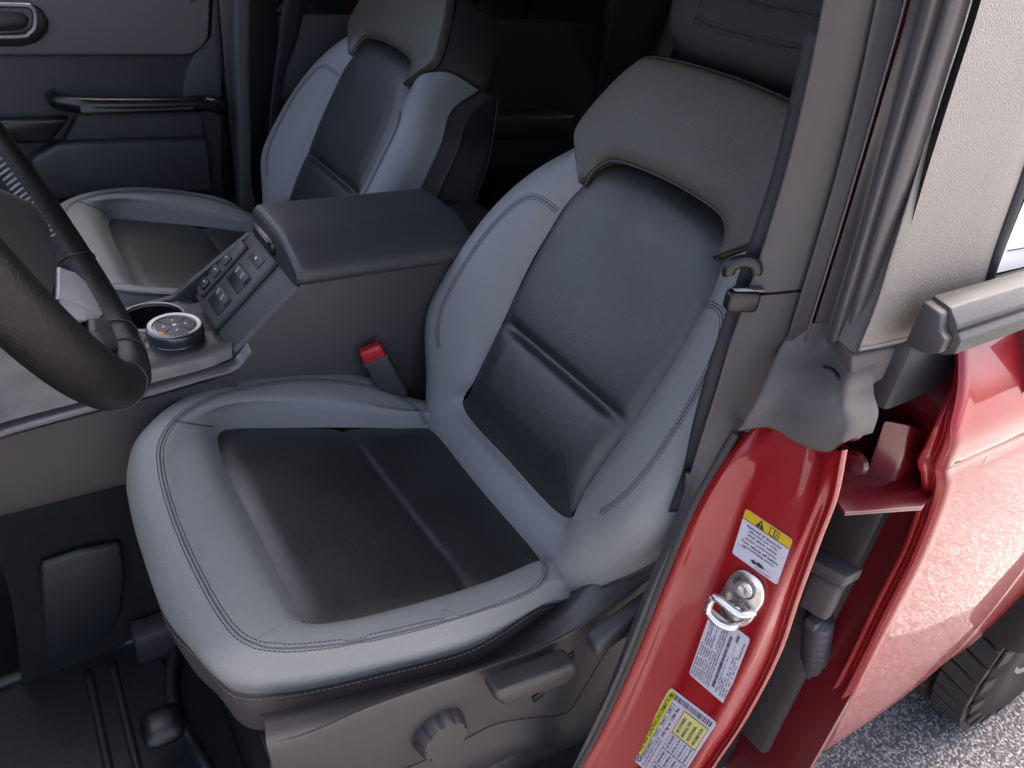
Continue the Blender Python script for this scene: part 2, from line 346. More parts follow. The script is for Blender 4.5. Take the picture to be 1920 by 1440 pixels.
def make_seat():
    S = thing('car_seat', 'two-tone grey and black leather driver seat nearest the camera, with side levers and a knob', 'car seat', (-.3,.38,.5), 'front car seats')
    # ---- cushion: rings insert edge > bolster > shoulder > piping > skirt, walked round the seat
    A = [CU(*p, 0) for p in [(835,803),(740,797),(640,795),(520,796),(440,797),(413,804),(408,825),(425,878),(455,940),(490,1010),(530,1090),(563,1150),(597,1172),(660,1165),(780,1132),(900,1095),(990,1058),(1027,1041),(965,950),(895,865)]]
    Mi = [CU(850,782,.008),CU(748,765,.020),CU(655,745,.034),CU(535,742,.040),CU(435,752,.040),CU(352,790,.036),CU(322,850,.031),CU(328,915,.028),CU(352,985,.027),CU(390,1068,.027),CU(430,1140,.027),CU(470,1188,.026),CU(530,1210,.025),CU(640,1203,.025),CU(790,1172,.024),CU(920,1130,.022),CU(1012,1088,.014),CU(1062,1062,.0),CL(-.50,.02,.008),CL(-.50,-.07,.008)]
    Sh = [CU(866,768,.0),CU(768,745,.016),CU(690,707,.036),CU(580,696,.042),CU(462,703,.042),CU(345,745,.036),CU(270,808,.026),CU(250,868,.018),CU(258,930,.014),CU(282,1010,.012),CU(318,1105,.010),CU(365,1195,.006),CU(430,1245,.0),CU(545,1252,-.0),CU(715,1222,-.0),CU(880,1178,-.002),CU(1008,1125,-.008),CU(1085,1085,-.02),CL(-.53,.02,-.005),CL(-.53,-.07,-.005)]
    def off(p, d, dz):   # outward from the cushion centre
        c = A3(-.28,.36,0); v = (p-c)*A3(1,1,0); v /= np.linalg.norm(v); return p+v*d+A3(0,0,dz)
    Dp = [off(q, .006, -.045) for q in Sh]
    for i, p in {12:(440,1296),13:(545,1296),14:(715,1259),15:(885,1212),16:(1005,1140)}.items(): Dp[i] = CU(*p, -.045 if i < 16 else -.03)
    Dp[17] = off(Sh[17], .003, -.02); Dp[11] = CU(378,1232,-.035)
    Mid = [(np.asarray(a)+b)/2+A3(0,0,.004) for a, b in zip(Sh, Dp)]
    Mid = [off(q, .007, 0) for q in Mid]
    Am = [a*.62+b*.38+A3(0,0,.012) for a, b in zip(A, Mi)]
    A2 = [a-A3(0,0,.006) for a in A]
    su = surf('cushion_bolster', [A2, Am, Mi, [(a+b)/2+A3(0,0,.005) for a, b in zip(Mi, Sh)], Sh, Mid, Dp], 64, 260, 'leather', S, closed_c=True, flip=True)
    Eb = [off(q, -.012, -.075) for q in Dp]
    surf('cushion_skirt', [[off(q, -.001, -.001) for q in Dp], [off(a, -.002, -.03) for a in Dp], Eb], 12, 200, 'side', S, closed_c=True, flip=True)
    tube('piping', cr(Dp, 260, True), .0021, 'dark', S, 6, closed=True)
    # stitched hem just under the piping
    hp = cr([off(q, .0012, -.006) for q in Dp], 400, True)[190:345]; hn = np.array([off(q,1,0)-q for q in hp]); 
    stitches('stitching', hp, hn, 'hem', S, .006, .004, .0006)
    # insert with a cross seam and slightly crowned halves
    bd = cr(A2, 240, True); c = bd.mean(0); NR = 44; G = []
    for i in range(NR+1):
        s = 1-i/NR; row = c+(bd-c)*s
        e = np.clip((1-s)/.22, 0, 1); row = row.copy(); row[:,2] += .007*(1-(1-e)**2)
        xl = row[:,0]+.335+.10*(row[:,1]-.36)*.35
        row[:,2] -= .0032*np.exp(-(xl/.006)**2)+.002*np.exp(-(xl/.03)**2)
        row[:,2] -= .006*np.exp(-((row[:,0]+.25)**2+(row[:,1]-.37)**2)/.012)
        G.append(row)
    V, Fc = gridmesh(np.array(G), False, True)
    ins = obj('cushion_insert', V, [f[::-1] for f in Fc], 'insert', S)
    tr = [bvh(su)]
    seam_on(S, tr[0], [(800,797),(790,778),(768,757),(722,733),(640,716),(560,714),(490,722),(400,745),(332,785),(303,830),(302,880),(318,945),(340,1005),(366,1062),(402,1130),(440,1183),(480,1208),(530,1216),(620,1210),(700,1197),(850,1160),(960,1122),(1005,1100),(1020,1085),(1024,1064),(1014,1048)], 420)
    for pth in ([(470,1212),(510,1185),(555,1166),(590,1168)], [(330,790),(375,797),(400,800)], [(838,805),(865,793),(885,790)], [(1030,1043),(1050,1028),(1062,1020)]):
        H = [h for h in (cast_n(tr[0], *q) for q in cr(np.array(pth, float), 20)) if h]; P = np.array([h[0]+h[1]*.0002 for h in H])
        if len(P) > 3: tube('panel_seam', P, .0009, 'thread' if pth[0][0] == 470 else 'dthread', S, 6)
    P, N = drape(tr, cr([CU(*p,.0) for p in [(335,980),(310,988),(290,1000)]], 16), (0,0,-1), .0)
    # ---- backrest
    half = [ # insert edge, inner slope, crest, outer roll, piping  as (u,h,n)
     [(.120,.208,-.010),(.142,.224,.002),(.164,.242,.002),(.182,.262,-.030),(.186,.262,-.095)],
     [(.136,.180,-.004),(.156,.186,.012),(.184,.194,.017),(.209,.206,.002),(.220,.208,-.040)],
     [(.140,.140,-.003),(.165,.140,.017),(.210,.142,.028),(.241,.148,.010),(.250,.152,-.030)],
     [(.142,.080,-.002),(.171,.080,.022),(.222,.080,.038),(.254,.083,.020),(.263,.087,-.022)],
     [(.137,.000,-.003),(.169,.000,.025),(.228,.000,.045),(.260,.000,.026),(.269,.002,-.018)],
     [(.133,-.050,-.002),(.164,-.053,.025),(.222,-.060,.046),(.254,-.066,.026),(.262,-.070,-.016)],
     [(.130,-.095,-.002),(.150,-.105,.018),(.188,-.120,.030),(.214,-.135,.016),(.224,-.150,-.014)],
     [(.124,-.141,-.004),(.130,-.156,.008),(.138,-.184,.012),(.142,-.215,.004),(.146,-.245,-.02)],
     [(.0,-.145,-.004),(.0,-.158,.010),(.0,-.184,.016),(.0,-.215,.006),(.0,-.245,-.02)]]
    left = [[(-u,h,n) for u,h,n in r] for r in half]
    ctrl = [[BK(*q) for q in r] for r in left]+[[BK(*q) for q in r] for r in half[:-1][::-1]]
    bs = surf('backrest_bolster', ctrl, 200, 44, 'leather', S)
    pip = [r[-1] for r in left]+[r[-1] for r in half[:-1][::-1]]
    s0 = [BK(u*1.004, h, n-.001) for u,h,n in pip]; s1 = [BK(u*1.0, h+.002, max(n-.035,-.122)) for u,h,n in pip]
    s2 = [BK(u*.985, h+.003, max(n-.048,-.128)) for u,h,n in pip]; s3 = [BK(u*.965, h+.004, -.134) for u,h,n in pip]; s4 = [BK(u*.93, h+.004, -.148) for u,h,n in pip]
    surf('backrest_side', [s0, [(a+b)/2+A3(0,0,0) for a, b in zip(s0, s1)], s1], 8, 160, 'side', S, flip=True)
    surf('backrest_side_panel', [s1, s2, s3, s4], 20, 160, 'dark', S, flip=True)
    surf('back_shell', [s4, [BK(u*.5, h*.98, -.165) for u,h,n in pip], [BK(u*.0, h*.9, -.168) for u,h,n in pip]], 8, 100, 'dark', S, flip=True)
    tube('piping', cr(s0, 160), .002, 'dark', S, 6); tube('piping', cr(s1, 160), .0016, 'side', S, 6); tube('piping', cr(s4, 160), .0022, 'trimgrey', S, 6)
    # upper shoulder panel: inner arch (over the insert) to outline, then the thick black sides
    arch = [(-.120,.208),(-.118,.228),(-.104,.247),(-.075,.256),(0,.260),(.075,.256),(.104,.247),(.118,.228),(.120,.208)]
    outl2 = [(-.125,.212),(-.153,.238),(-.179,.268),(-.166,.320),(-.140,.368),(-.112,.384),(0,.390),(.112,.384),(.140,.368),(.166,.320),(.179,.268),(.153,.238),(.125,.212)]
    ni = 13; a2 = cr(np.array(arch), ni); o2 = np.array(outl2)
    rows = []
    for f_, n in ((0,-.014),(.008,-.001),(.028,.005),(.2,.010),(.6,.012),(.9,.011),(.975,.007),(1,-.004)):
        rows.append([BK(*(a2[i]*(1-f_)+o2[i]*f_), n if 1 <= i <= ni-2 else n*.9) for i in range(ni)])
    up = surf('shoulder_panel', rows, 50, 140, 'panel', S)
    tube('piping', cr([BK(*a2[i], .000 if 1 <= i <= ni-2 else -.002) for i in range(ni)], 120), .0016, 'side', S, 6)
    tube('piping', cr([BK(*o2[i], .001 if 1 <= i <= ni-2 else .006) for i in range(ni)], 120), .0014, 'dark', S, 6)
    e0 = [BK(*o2[i], -.009) for i in range(ni)]; e1 = [BK(*(o2[i]*A3(1.01,1.004,0)[:2]), -.05) for i in range(ni)]; e2 = [BK(*(o2[i]*A3(.98,.995,0)[:2]), -.11) for i in range(ni)]
    e3 = [BK(*(o2[i]*A3(.85,.97,0)[:2]), -.14) for i in range(ni)]
    surf('shoulder_side', [e0, e1, e2, e3], 16, 120, 'dark', S)
    # back insert: crowned, crossed by a deep pull
    bd2 = [(-.124,-.141),(-.128,-.128),(-.130,-.095),(-.133,-.05),(-.137,0),(-.142,.08),(-.140,.14),(-.136,.180)]+[tuple(a2[i]) for i in range(1, ni-1)]+[(.136,.180),(.140,.14),(.142,.08),(.137,0),(.133,-.05),(.130,-.095),(.128,-.128),(.124,-.141),(0,-.145)]
    bd2 = np.array(bd2); cc = A3(0,.06,0)[:2]; bdd = cr(bd2, 240, True); bdd = cc+(bdd-cc)*1.012; G = []; NR = 60
    for i in range(NR+1):
        s = 1-i/NR; q = cc+(bdd-cc)*s; u, h = q[:,0], q[:,1]
        e = np.clip((1-s)/.16, 0, 1); n = -.005+.009*(1-(1-e)**2)
        top = np.clip((h-.185)/.075, 0, 1); n = n-.013*top**2
        pil = -.008*np.exp(-(h/.007)**2)+.009*(1-np.exp(-np.clip(h,0,1)/.03))*np.exp(-np.clip(h,0,1)/.16)+np.where(h < 0, .010*(1-np.exp(np.clip(h,-1,0)/.022)), 0)
        n = n+pil*np.clip((1-s)/.30, 0, 1)**.8
        n = n-np.where(h < -.05, (h+.05)**2*1.6, 0)*np.clip((1-s)/.13, 0, 1)
        n = n-.006*np.exp(-((h-.11)/.09)**2-(u/.1)**2)
        G.append(np.array([BK(a, b, c_) for a, b, c_ in zip(u, h, n)]))
    V, Fc = gridmesh(np.array(G), False, True); bi = obj('backrest_insert', V, Fc, 'insert', S)
    trb = [bvh(bs)]; d = -BN
    for sg in (-1, 1):
        seam(S, trb, [BK(sg*u, h, .1) for u, h in [(.142,.163),(.160,.166),(.178,.163),(.194,.145),(.206,.11),(.213,.07),(.216,.02),(.213,-.03),(.203,-.062),(.188,-.088)]], d, n=260)
    # ---- headrest
    bm = bmesh.new(); NU, NV = 48, 32
    V = []; Fc = []
    def sp(c, e): return math.copysign(abs(c)**e, c)
    for i in range(NV+1):
        f_ = -math.pi/2+math.pi*i/NV
        for j in range(NU):
            t = 2*math.pi*j/NU
            x = sp(math.cos(f_), .35)*sp(math.cos(t), .40)*.155; n = sp(math.cos(f_), .35)*sp(math.sin(t), .45)*.055; h = sp(math.sin(f_), .45)*.105
            wv = 1-.10*(h < 0)*(h/.105)**2
            V.append(BK(x*wv, .500+h, -.036+n+.02*(h/.105)))
    for i in range(NV):
        for j in range(NU): Fc.append((i*NU+j, i*NU+(j+1) % NU, (i+1)*NU+(j+1) % NU, (i+1)*NU+j))
    bm.free()
    hr = obj('headrest', V, Fc, 'hrest', S)
    th = [bvh(hr)]
    for pth in ([(-.085,.60),(-.085,.455),(-.072,.436),(0,.434),(.072,.436),(.085,.455),(.085,.60)], [(-.083,.468),(0,.466),(.083,.468)]):
        P, N = drape(th, cr([BK(u,h,.1) for u,h in pth], 120), d, .0004)
        tube('seam_groove', P, .0012, 'black', hr, 5); T = np.gradient(P, axis=0); W = np.cross(T/np.linalg.norm(T,axis=1)[:,None], N)
        stitches('stitching', P+W*.004, N, 'trimgrey', hr, .006, .004, .0007); stitches('stitching', P-W*.004, N, 'trimgrey', hr, .006, .004, .0007)
    for u in (-.055,.055):
        tube('headrest_post', [BK(u,.36,-.04), BK(u,.43,-.035)], .006, 'chrome', S, 12)
        frame_box('post_collar', BK(u,.388,-.035), A3(0,.034,0), BU*.014, BN*.03, 'trimgrey', S, .003)
    return S
seat = make_seat()
def copy_tree(o, parent=None):
    c = o.copy(); C.objects.link(c); c.parent = parent; BASE[c.name] = BASE[o.name]
    for ch in list(o.children): copy_tree(ch, c)
    return c
seat2 = copy_tree(seat); seat2.location = (-.3,-.38,.5)
seat2['label'] = 'two-tone grey and black leather passenger seat beyond the centre console'

# side valance of the driver seat with its controls (parts of the driver seat only)
S = seat; YV = .598
top_in = [(495,1348),(560,1335),(690,1305),(800,1275),(905,1247),(975,1205),(1060,1142),(1120,1085),(1178,1058),(1235,1030)]
ridge = [(500,1395),(580,1372),(690,1326),(800,1287),(907,1252),(1007,1216),(1090,1172),(1150,1128),(1210,1087),(1262,1050)]
low = [(520,1470),(600,1485),(760,1440),(860,1392),(930,1357),(1000,1345),(1062,1335),(1100,1280),(1160,1190),(1250,1120)]
ctl = []
for a, b, c in zip(top_in, ridge, low):
    pa = PY(*a, YV-.016); pb = PY(*b, YV+.008); pc = PY(*c, YV+.006)
    ctl.append([pa+A3(0,-.02,-.02), pa, (pa+pb)/2+A3(0,0,.003), pb+A3(0,-.001,.0005), pb+A3(0,.003,-.006), pb*.5+pc*.5+A3(0,.003,0), pc, pc+A3(0,-.012,-.004)])
va = surf('side_valance', ctl, 90, 60, 'plastic', S, flip=True)
l2 = [[PY(*p, YV+.006)+A3(0,.001,0) for p in low], [PY(p[0]+12, p[1]+32, YV+.004)+A3(0,.008,0) for p in low], [PY(p[0]+20, p[1]+62, YV-.0) for p in low]]
surf('valance_lower_lip', l2[::-1], 10, 80, 'plastic2', S)
# lumbar knob
kc = PY(822,1368,YV+.012); 
lathe('lumbar_knob', kc, (0,1,.10), [(.030,-.012),(.0305,.0),(.030,.004),(.0265,.016),(.025,.018),(.0,.0185)], 'lever', S, 72, ref=(1,0,0), mod=lambda a, i: 1-(.10*max(0, math.cos(a*9))**2 if 1 <= i <= 4 else 0))
lathe('knob_recess', kc-A3(0,.0085,0), (0,1,.10), [(.037,-.004),(.037,.0),(.035,.002),(.0,.002)], 'black', S, 40)
# height lever, recline lever
la, lb = PY(912,1268,YV+.02), PY(1045,1222,YV+.02); ex = lb-la; up_ = A3(0,0,1)
prism('height_lever', [la+A3(.004,0,.004), la+A3(.004,0,-.006), la+A3(-.010,0,-.026), lb+A3(0,0,-.026), lb+A3(-.012,0,-.010), lb+A3(-.006,0,.006)], (0,.026,0), 'lever', S, .005, 3)
ra, rb = PY(1102,1188,YV+.022), PY(1225,1085,YV+.022)
prism('recline_lever', [ra+A3(.006,0,.006), ra+A3(0,0,-.020), rb+A3(0,0,-.040), rb+A3(-.02,0,0.0)], (0,.022,0), 'plastic2', S, .006, 3)
for px, py in ((1067,1233),(1010,1305)):
    q = PY(px,py,YV+.0125); frame_box('clip_hole', q, A3(-.013,0,.006), A3(.003,0,.012), A3(0,.004,0), 'black', S, .001, 1)
# seat track and riser under the cushion
box('seat_riser', (-.46,.22,.50), (-.10,.56,.72), 'black', S, .01)
box('seat_rail', (-.60,.555,.50), (-.02,.60,.56), 'plastic2', S, .006)
box('seat_rail', (-.60,.17,.50), (-.02,.21,.56), 'plastic2', S, .006)
box('rail_cover', (-.05,.34,.56), (.0,.39,.59), 'black', S, .015, 3)

# ------------------------------------------------------------------ centre console
Q = thing('center_console', 'dark grey centre console with padded armrest lid, switches and cup holder between the seats', 'console', (-.2,0,.45))
YN = .128                                                   # near side plane
side = [(.10,.45),(.10,.885),(-.09,.90),(-.185,.912),(-.208,.93),(-.305,1.018),(-.70,1.022),(-.70,.45)]
yz = lambda y: [A3(x,y,z) for x, z in side]
# the box body, built as two side walls and the deck pieces between them
prism('side_wall', yz(YN), (0,-.016,0), 'plastic', Q, .004)
prism('side_wall', [A3(p[0],-.130,min(p[2]-.014,.985)) for p in yz(0)], (0,.014,0), 'plastic', Q, .004)
box('rear_body', (-.70,-.10,.46), (-.33,.11,1.006), 'plastic', Q, .004)
CX, CY = -.146, -.064
for lo, hi in (((-.21,-.112,.862),(CX-.0445,.112,.893)), ((CX+.0445,-.112,.862),(.25,.112,.893)), ((CX-.0445,CY+.0445,.862),(CX+.0445,.112,.893))): box('deck', lo, hi, 'plastic2', Q, 0)
an = np.linspace(0, 2*math.pi, 64, endpoint=False)
surf('cup_surround', [[A3(CX+.0425*math.cos(a), CY+.0425*math.sin(a), .8945) for a in an], [A3(CX+.046*np.clip(1.5*math.cos(a),-1,1), CY+.046*np.clip(1.5*math.sin(a),-1,1), .8945) for a in an]], 2, 64, 'plastic2', Q, closed_c=True)
# near trim rail and glossy flank of the shifter deck
tr1 = [(-40,838),(0,812),(140,772),(280,735),(380,706),(440,688),(470,655)]
surf('trim_rail', [[PY(*p,.150)+A3(0,-.012,.004) for p in tr1], [PY(*p,.150) for p in tr1], [PY(*p,.150)+A3(0,.003,-.004) for p in tr1], [PY(*p,.150)+A3(0,-.01,-.014) for p in tr1]], 10, 60, 'rail', Q)
fl = [[PY(*p,.146)+A3(0,0,.004) for p in [(-40,826),(0,800),(140,762),(280,724),(380,698),(436,676)]], [PZ(*p,.915) for p in [(-40,700),(60,690),(160,690),(280,676),(370,655),(432,630)]], [PZ(*p,.915)+A3(-.006,-.02,-.001) for p in [(-40,690),(60,680),(160,680),(280,664),(365,643),(425,618)]]]
surf('deck_flank', [fl[0], [(a+b)/2+A3(0,.006,.006) for a, b in zip(fl[0], fl[1])], fl[1], fl[2]], 24, 60, 'lever', Q)
# lower tunnel side below the rail: carpet, near-black to paint in footwell shade
surf('tunnel_carpet', [[A3(x,.149,.80) for x in (.10,.06,-.02,-.10,-.14,-.18,-.21)], [A3(x,.156,.66) for x in (.10,.06,-.02,-.10,-.14,-.18,-.21)], [A3(x,.172,.50) for x in (.12,.06,-.02,-.10,-.14,-.18,-.21)]], 12, 30, 'carpet', Q, flip=True)
surf('tunnel_side', [[PY(*p,.140)+A3(0,0,-.006) for p in [(-60,838),(0,815),(140,776),(280,739),(340,722),(400,704),(440,692)]], [A3(x,.150,.79) for x in (.10,.06,-.02,-.10,-.14,-.18,-.21)], [A3(x,.140,.76) for x in (.12,.06,-.02,-.10,-.14,-.18,-.21)]], 20, 40, 'plastic2', Q, flip=True)
# armrest lid: crowned top, sloping padded sides
secs = []
for x, g in ((-.296,.82),(-.300,.95),(-.312,1),(-.38,1.0),(-.46,1.0),(-.550,1.0),(-.566,.93),(-.572,.6)):
    t = .985 if g < .9 else 1
    secs.append([A3(x,y*(.97 if g < .99 else 1),1.012+(z-1.012)*g) for y, z in ((.118,1.010),(.131,1.016),(.134,1.026),(.127,1.038),(.104,1.050),(.078,1.0585),(.062,1.0615),(.050,1.0625),(.0,1.063),(-.034,1.062),(-.048,1.059),(-.056,1.050),(-.058,1.035),(-.057,1.020),(-.050,1.010))])
lid = surf('armrest_lid', secs, 50, 80, 'lidmat', Q)
prism('lid_end', [p+A3(.0,0,0) for p in secs[0]], (-.004,0,0), 'plastic2', lid, 0)
box('lid_latch', (-.302,-.035,1.020), (-.290,.045,1.040), 'gloss', lid, .003)
box('latch_trim', (-.291,-.040,1.037), (-.287,.040,1.041), 'alu', lid, .001, 1)
# sloping switch panel
p0, p1, p2, p3 = A3(-.208,.112,.920), A3(-.208,-.112,.920), A3(-.302,-.082,1.012), A3(-.302,.112,1.012)
ey = (p3-p0)/np.linalg.norm(p3-p0); exx = A3(0,-1,0); en = np.cross(exx, ey); en = en if en[2] > 0 else -en
LP = np.linalg.norm(p3-p0)
frame_box('switch_slope', (p0+p3)/2+exx*.092-en*.008, exx*.184, ey*LP, en*.016, 'plastic2', Q, .003)
# driver-side switch pod: frame, blank, two heater rockers and one button
pc = A3(-.2565,.028,.9675); FR = thing; 
def SLP(px, py): return _on(px, py, en, en@p0)
b0, b1, b2 = SLP(381,579), SLP(411,628), SLP(509,503)
BW = abs((b1-b0)@exx); CA = ((b0+b2)/2-p0)@exx
pod = frame_box('switch_bezel', p0+ey*LP*.5+exx*CA+en*.002, exx*BW, ey*LP*.98, en*.010, 'plastic2', Q, .004, 3)
def sw(name, a, b, w, h, mt, dz, t=.006): return frame_box(name, p0+ey*LP*b+exx*(CA+a)+en*dz, exx*w*BW/.06, ey*h, en*t, mt, pod, .0015)
sw('switch_face', 0, .5, .050, LP*.80, 'plastic', .0055, .004)
for b in (.24,.55):
    sw('switch_well', 0, b, .038, .030, 'black', .0078, .002)
    w = sw('heater_switch', .001, b+.055, .037, .013, 'plastic2', .010, .005)
    for q in (-.010,.010):
        for r in (0,1,2):
            frame_box('switch_icon', p0+ey*(LP*(b+.055)-.003+r*.003)+exx*(CA+q+r*.001)+en*.0130, exx*.005, ey*.0010, en*.0006, 'icon', pod, 0)
sw('button', 0, .83, .030, .016, 'plastic2', .0082, .003)
frame_box('switch_icon', p0+ey*LP*.835+exx*CA+en*.0100, exx*.004, ey*.004, en*.0006, 'icon', pod, 0)
# passenger-side pod, seen at a slant
pod2 = frame_box('switch_bezel', p0+ey*LP*.45+exx*.166+en*.003, exx*.028, ey*LP*.75, en*.012, 'plastic', Q, .004, 3)
for b in (.2,.38,.56): frame_box('heater_switch', p0+ey*LP*b+exx*.166+en*.010, exx*.022, ey*.016, en*.006, 'black' if b < .3 else 'plastic2', pod2, .002); frame_box('switch_icon', p0+ey*(LP*b+.003)+exx*.165+en*.0133, exx*.0035, ey*.002, en*.0006, 'icon', pod2, 0)
# cup holder
cup = A3(CX,CY,.895)
lathe('cup_holder', cup-A3(0,0,.07), (0,0,1), [(.0,.004),(.036,.004),(.040,.06),(.0405,.0705),(.044,.0715)], 'black', Q, 48, caps=False)
tube('cup_ring', [cup+A3(.0425*math.cos(a),.0425*math.sin(a),.0045) for a in np.linspace(0,2*math.pi,64,endpoint=False)], .0022, 'silver', Q, 8, closed=True)
# deck top plate round the knob (satin)
prism('deck_plate', [PZ(*p,.896) for p in [(262,680),(256,620),(345,615),(352,575),(395,565),(445,640),(420,655),(290,695)]], (0,0,.004), 'plastic', Q, .002)
prism('deck_plate_tongue', [PZ(*p,.904) for p in [(405,640),(448,637),(446,655),(425,668),(412,655)]], (0,0,.010), 'silver', Q, .003, 3)
# drive-mode dial
K = A3(-.158,.030,.902)
D_ = thing('drive_mode_dial', 'round silver-rimmed drive mode dial with four buttons beside the cup holder', 'dial', tuple(K))
lathe('dial_base', K, (0,0,1), [(.0,.0),(.044,.0),(.044,.003),(.038,.005),(.0,.005)], 'gloss', D_, 64)
lathe('dial_body', K, (0,0,1), [(.033,.004),(.0355,.007),(.0355,.012),(.0345,.013),(.0365,.015),(.037,.024),(.0355,.0285),(.033,.030)], 'alu', D_, 96, mod=lambda a, i: 1-.012*(i in (1,2) and math.cos(a*24) > 0))
lathe('dial_rim', K, (0,0,1), [(.0335,.0295),(.0350,.0305),(.0335,.0318),(.0285,.0312),(.0270,.0295)], 'silver', D_, 96)
lathe('dial_face', K, (0,0,1), [(.0,.0),(.0275,.0),(.0275,.0295),(.024,.0302),(.0,.0308)], 'plastic2', D_, 64)
for a in range(4):
    t = math.radians(45+90*a); e = A3(math.cos(t),math.sin(t),0); w = A3(-e[1],e[0],0)
    frame_box('button_gap', K+e*.0155+A3(0,0,.0308), e*.019, w*.0009, A3(0,0,.0008), 'black', D_, 0)
    t = math.radians(90*a); e = A3(math.cos(t),math.sin(t),0); w = A3(-e[1],e[0],0)
    frame_box('button_icon', K+e*.014+A3(0,0,.0310), e*.0028, w*.0028, A3(0,0,.0007), 'icon', D_, 0)
lathe('center_icon', K+A3(0,0,.0306), (0,0,1), [(.0,.0),(.0028,.0),(.0026,.0012),(.0,.0012)], 'icon', D_, 12)
frame_box('dial_lamp', K+A3(.020,.016,.0308), A3(.006,-.004,0), A3(.002,.003,0), A3(0,0,.001), 'amber', D_, 0)
for i in range(5):
    t = math.radians(70+i*9); e = A3(math.cos(t),math.sin(t),0); w = A3(-e[1],e[0],0)
    frame_box('rim_mark', K+e*.0308+A3(0,0,.0318), e*.0022, w*.003, A3(0,0,.0005), 'ink', D_, 0)

# ------------------------------------------------------------------ belt buckle by the console
bt = PY(695,655,.150); bb = PY(745,745,.165)
ax = (bb-bt)/np.linalg.norm(bb-bt); wx = A3(-.86,.30,-.40); wx -= ax*(wx@ax); wx /= np.linalg.norm(wx); nx = np.cross(ax, wx)
BKL = thing('seat_belt_buckle', 'black seat belt buckle with red release button between driver seat and console', 'belt buckle', tuple(bb+ax*.05))
frame_box('buckle_housing', bt+ax*.052, wx*.037, ax*.078, nx*.022, 'plastic2', BKL, .005, 3)
frame_box('release_button', bt+ax*.006, wx*.033, ax*.022, nx*.018, 'redbtn', BKL, .004, 3)
frame_box('slot_frame', bt+ax*.0155, wx*.038, ax*.004, nx*.0225, 'trimgrey', BKL, .001, 1)
frame_box('stalk', bt+ax*.13, wx*.028, ax*.10, nx*.014, 'plastic2', BKL, .004)

# ------------------------------------------------------------------ steering wheel
tl = math.radians(24); WC = A3(.02,.385,1.285); WU = A3(math.sin(tl),0,math.cos(tl)); WN = A3(-math.cos(tl),0,math.sin(tl)); WR = .184
W = thing('steering_wheel', 'black leather steering wheel with stitched rim and silver spoke at the left edge', 'steering wheel', tuple(WC))
def WP(a, r, n=0): return WC+r*(A3(0,math.sin(a),0)-WU*math.cos(a))+WN*n     # a = 0 at the bottom
tt = np.linspace(0, 2*math.pi, 160, endpoint=False)
V = []; ns = 20
for a in tt:
    for s in range(ns):
        b = 2*math.pi*s/ns; V.append(WP(a, WR+.0165*math.cos(b), .0195*math.sin(b)))
Fc = [(i*ns+s, i*ns+(s+1) % ns, ((i+1) % 160)*ns+(s+1) % ns, ((i+1) % 160)*ns+s) for i in range(160) for s in range(ns)]
rim = obj('rim', V, Fc, 'wheel' if 'wheel' in M else 'dark', W)
# inner-edge lacing of the rim
for a in np.arange(-2.5, -.75, .028):
    p = WP(a, WR-.016, .004); q = WP(a+.012, WR-.0165, -.006); tube('lacing', [p, (p+q)/2+(WC-p)*.006, q], .0011, 'thread', rim, 5)
for a in (-.62,.62,-.10,.10): tube('rim_seam', [WP(a, WR+.0168*math.cos(b), .0198*math.sin(b)) for b in np.linspace(0,2*math.pi,24,endpoint=False)], .0008, 'black', rim, 5, closed=True)
# hub, lower spoke with silver bezel and thumb pad
def WQ(px, py, n): return _on(px, py, WN, WN@WC+n)
prism('hub_cover', [WQ(*p,.012) for p in [(-160,300),(-20,335),(60,372),(100,430),(117,500),(110,560),(60,530),(0,478),(-160,400)]], -WN*.03, 'lever', W, .008, 3)
prism('spoke', [WQ(*p,-.004) for p in [(60,470),(150,500),(235,610),(262,660),(230,690),(160,640),(90,580)]], -WN*.012, 'plastic2', W, .004)
prism('spoke_bezel', [WQ(*p,.004) for p in [(112,498),(140,508),(212,574),(232,606),(200,594),(150,566),(112,556)]], -WN*.006, 'silverhi', W, .003, 3)
prism('spoke_bezel', [WQ(*p,.002) for p in [(114,562),(160,570),(202,590),(180,598),(150,600),(114,588)]], -WN*.006, 'silverhi', W, .0015)
prism('thumb_pad', [WQ(*p,.006) for p in [(176,592),(204,592),(232,610),(250,646),(236,658),(205,646),(180,618)]], -WN*.010, 'plastic', W, .005, 3)
prism('spoke_bezel', [WQ(*p,.000) for p in [(158,634),(176,636),(272,678),(268,690),(200,668)]], -WN*.006, 'rail', W, .0015)
box('column_shroud', (.05,.33,1.14), (.30,.44,1.26), 'plastic2', W, .02, 3)

# ------------------------------------------------------------------ driver-side door pillar
PL = thing('door_pillar', 'driver-side door pillar of grey trim, rubber seals and red painted shut face', 'door pillar', (-.5,.70,.45))
PN = A3(math.cos(math.radians(4))*math.cos(math.radians(12)), math.cos(math.radians(4))*math.sin(math.radians(12)), math.sin(math.radians(4)))
PC = PN@PY(1387,1116,.735)
def PP(px, py, lift=0): return _on(px, py, PN, PC+lift)
yl = [-260, 0, 160, 320, 480, 640]
T0 = [PY(x,y,.652) for x, y in zip((1605,1545,1512,1473,1425,1368), yl)]+[PY(*p,.652) for p in ((1340,735),(1310,830),(1270,960),(1205,1120),(1130,1320),(1080,1440),(1010,1600))]
T1 = [PY(x,y,.672) for x, y in zip((1685,1625,1594,1556,1510,1462), yl)]+[PY(*p,.668) for p in ((1428,735),(1372,822),(1306,938),(1236,1085),(1160,1265),(1085,1420),(1015,1560))]
def trimrow(a, b, n): # gently crowned grey strip
    return [a+A3(-.03,-.004,0), a, (a*.7+b*.3)+A3(.004,0,0), (a*.3+b*.7)+A3(.0045,0,0), b, b+A3(-.02,.004,0)]
up_rows = [trimrow(a, b, 0) for a, b in zip(T0[:6], T1[:6])]
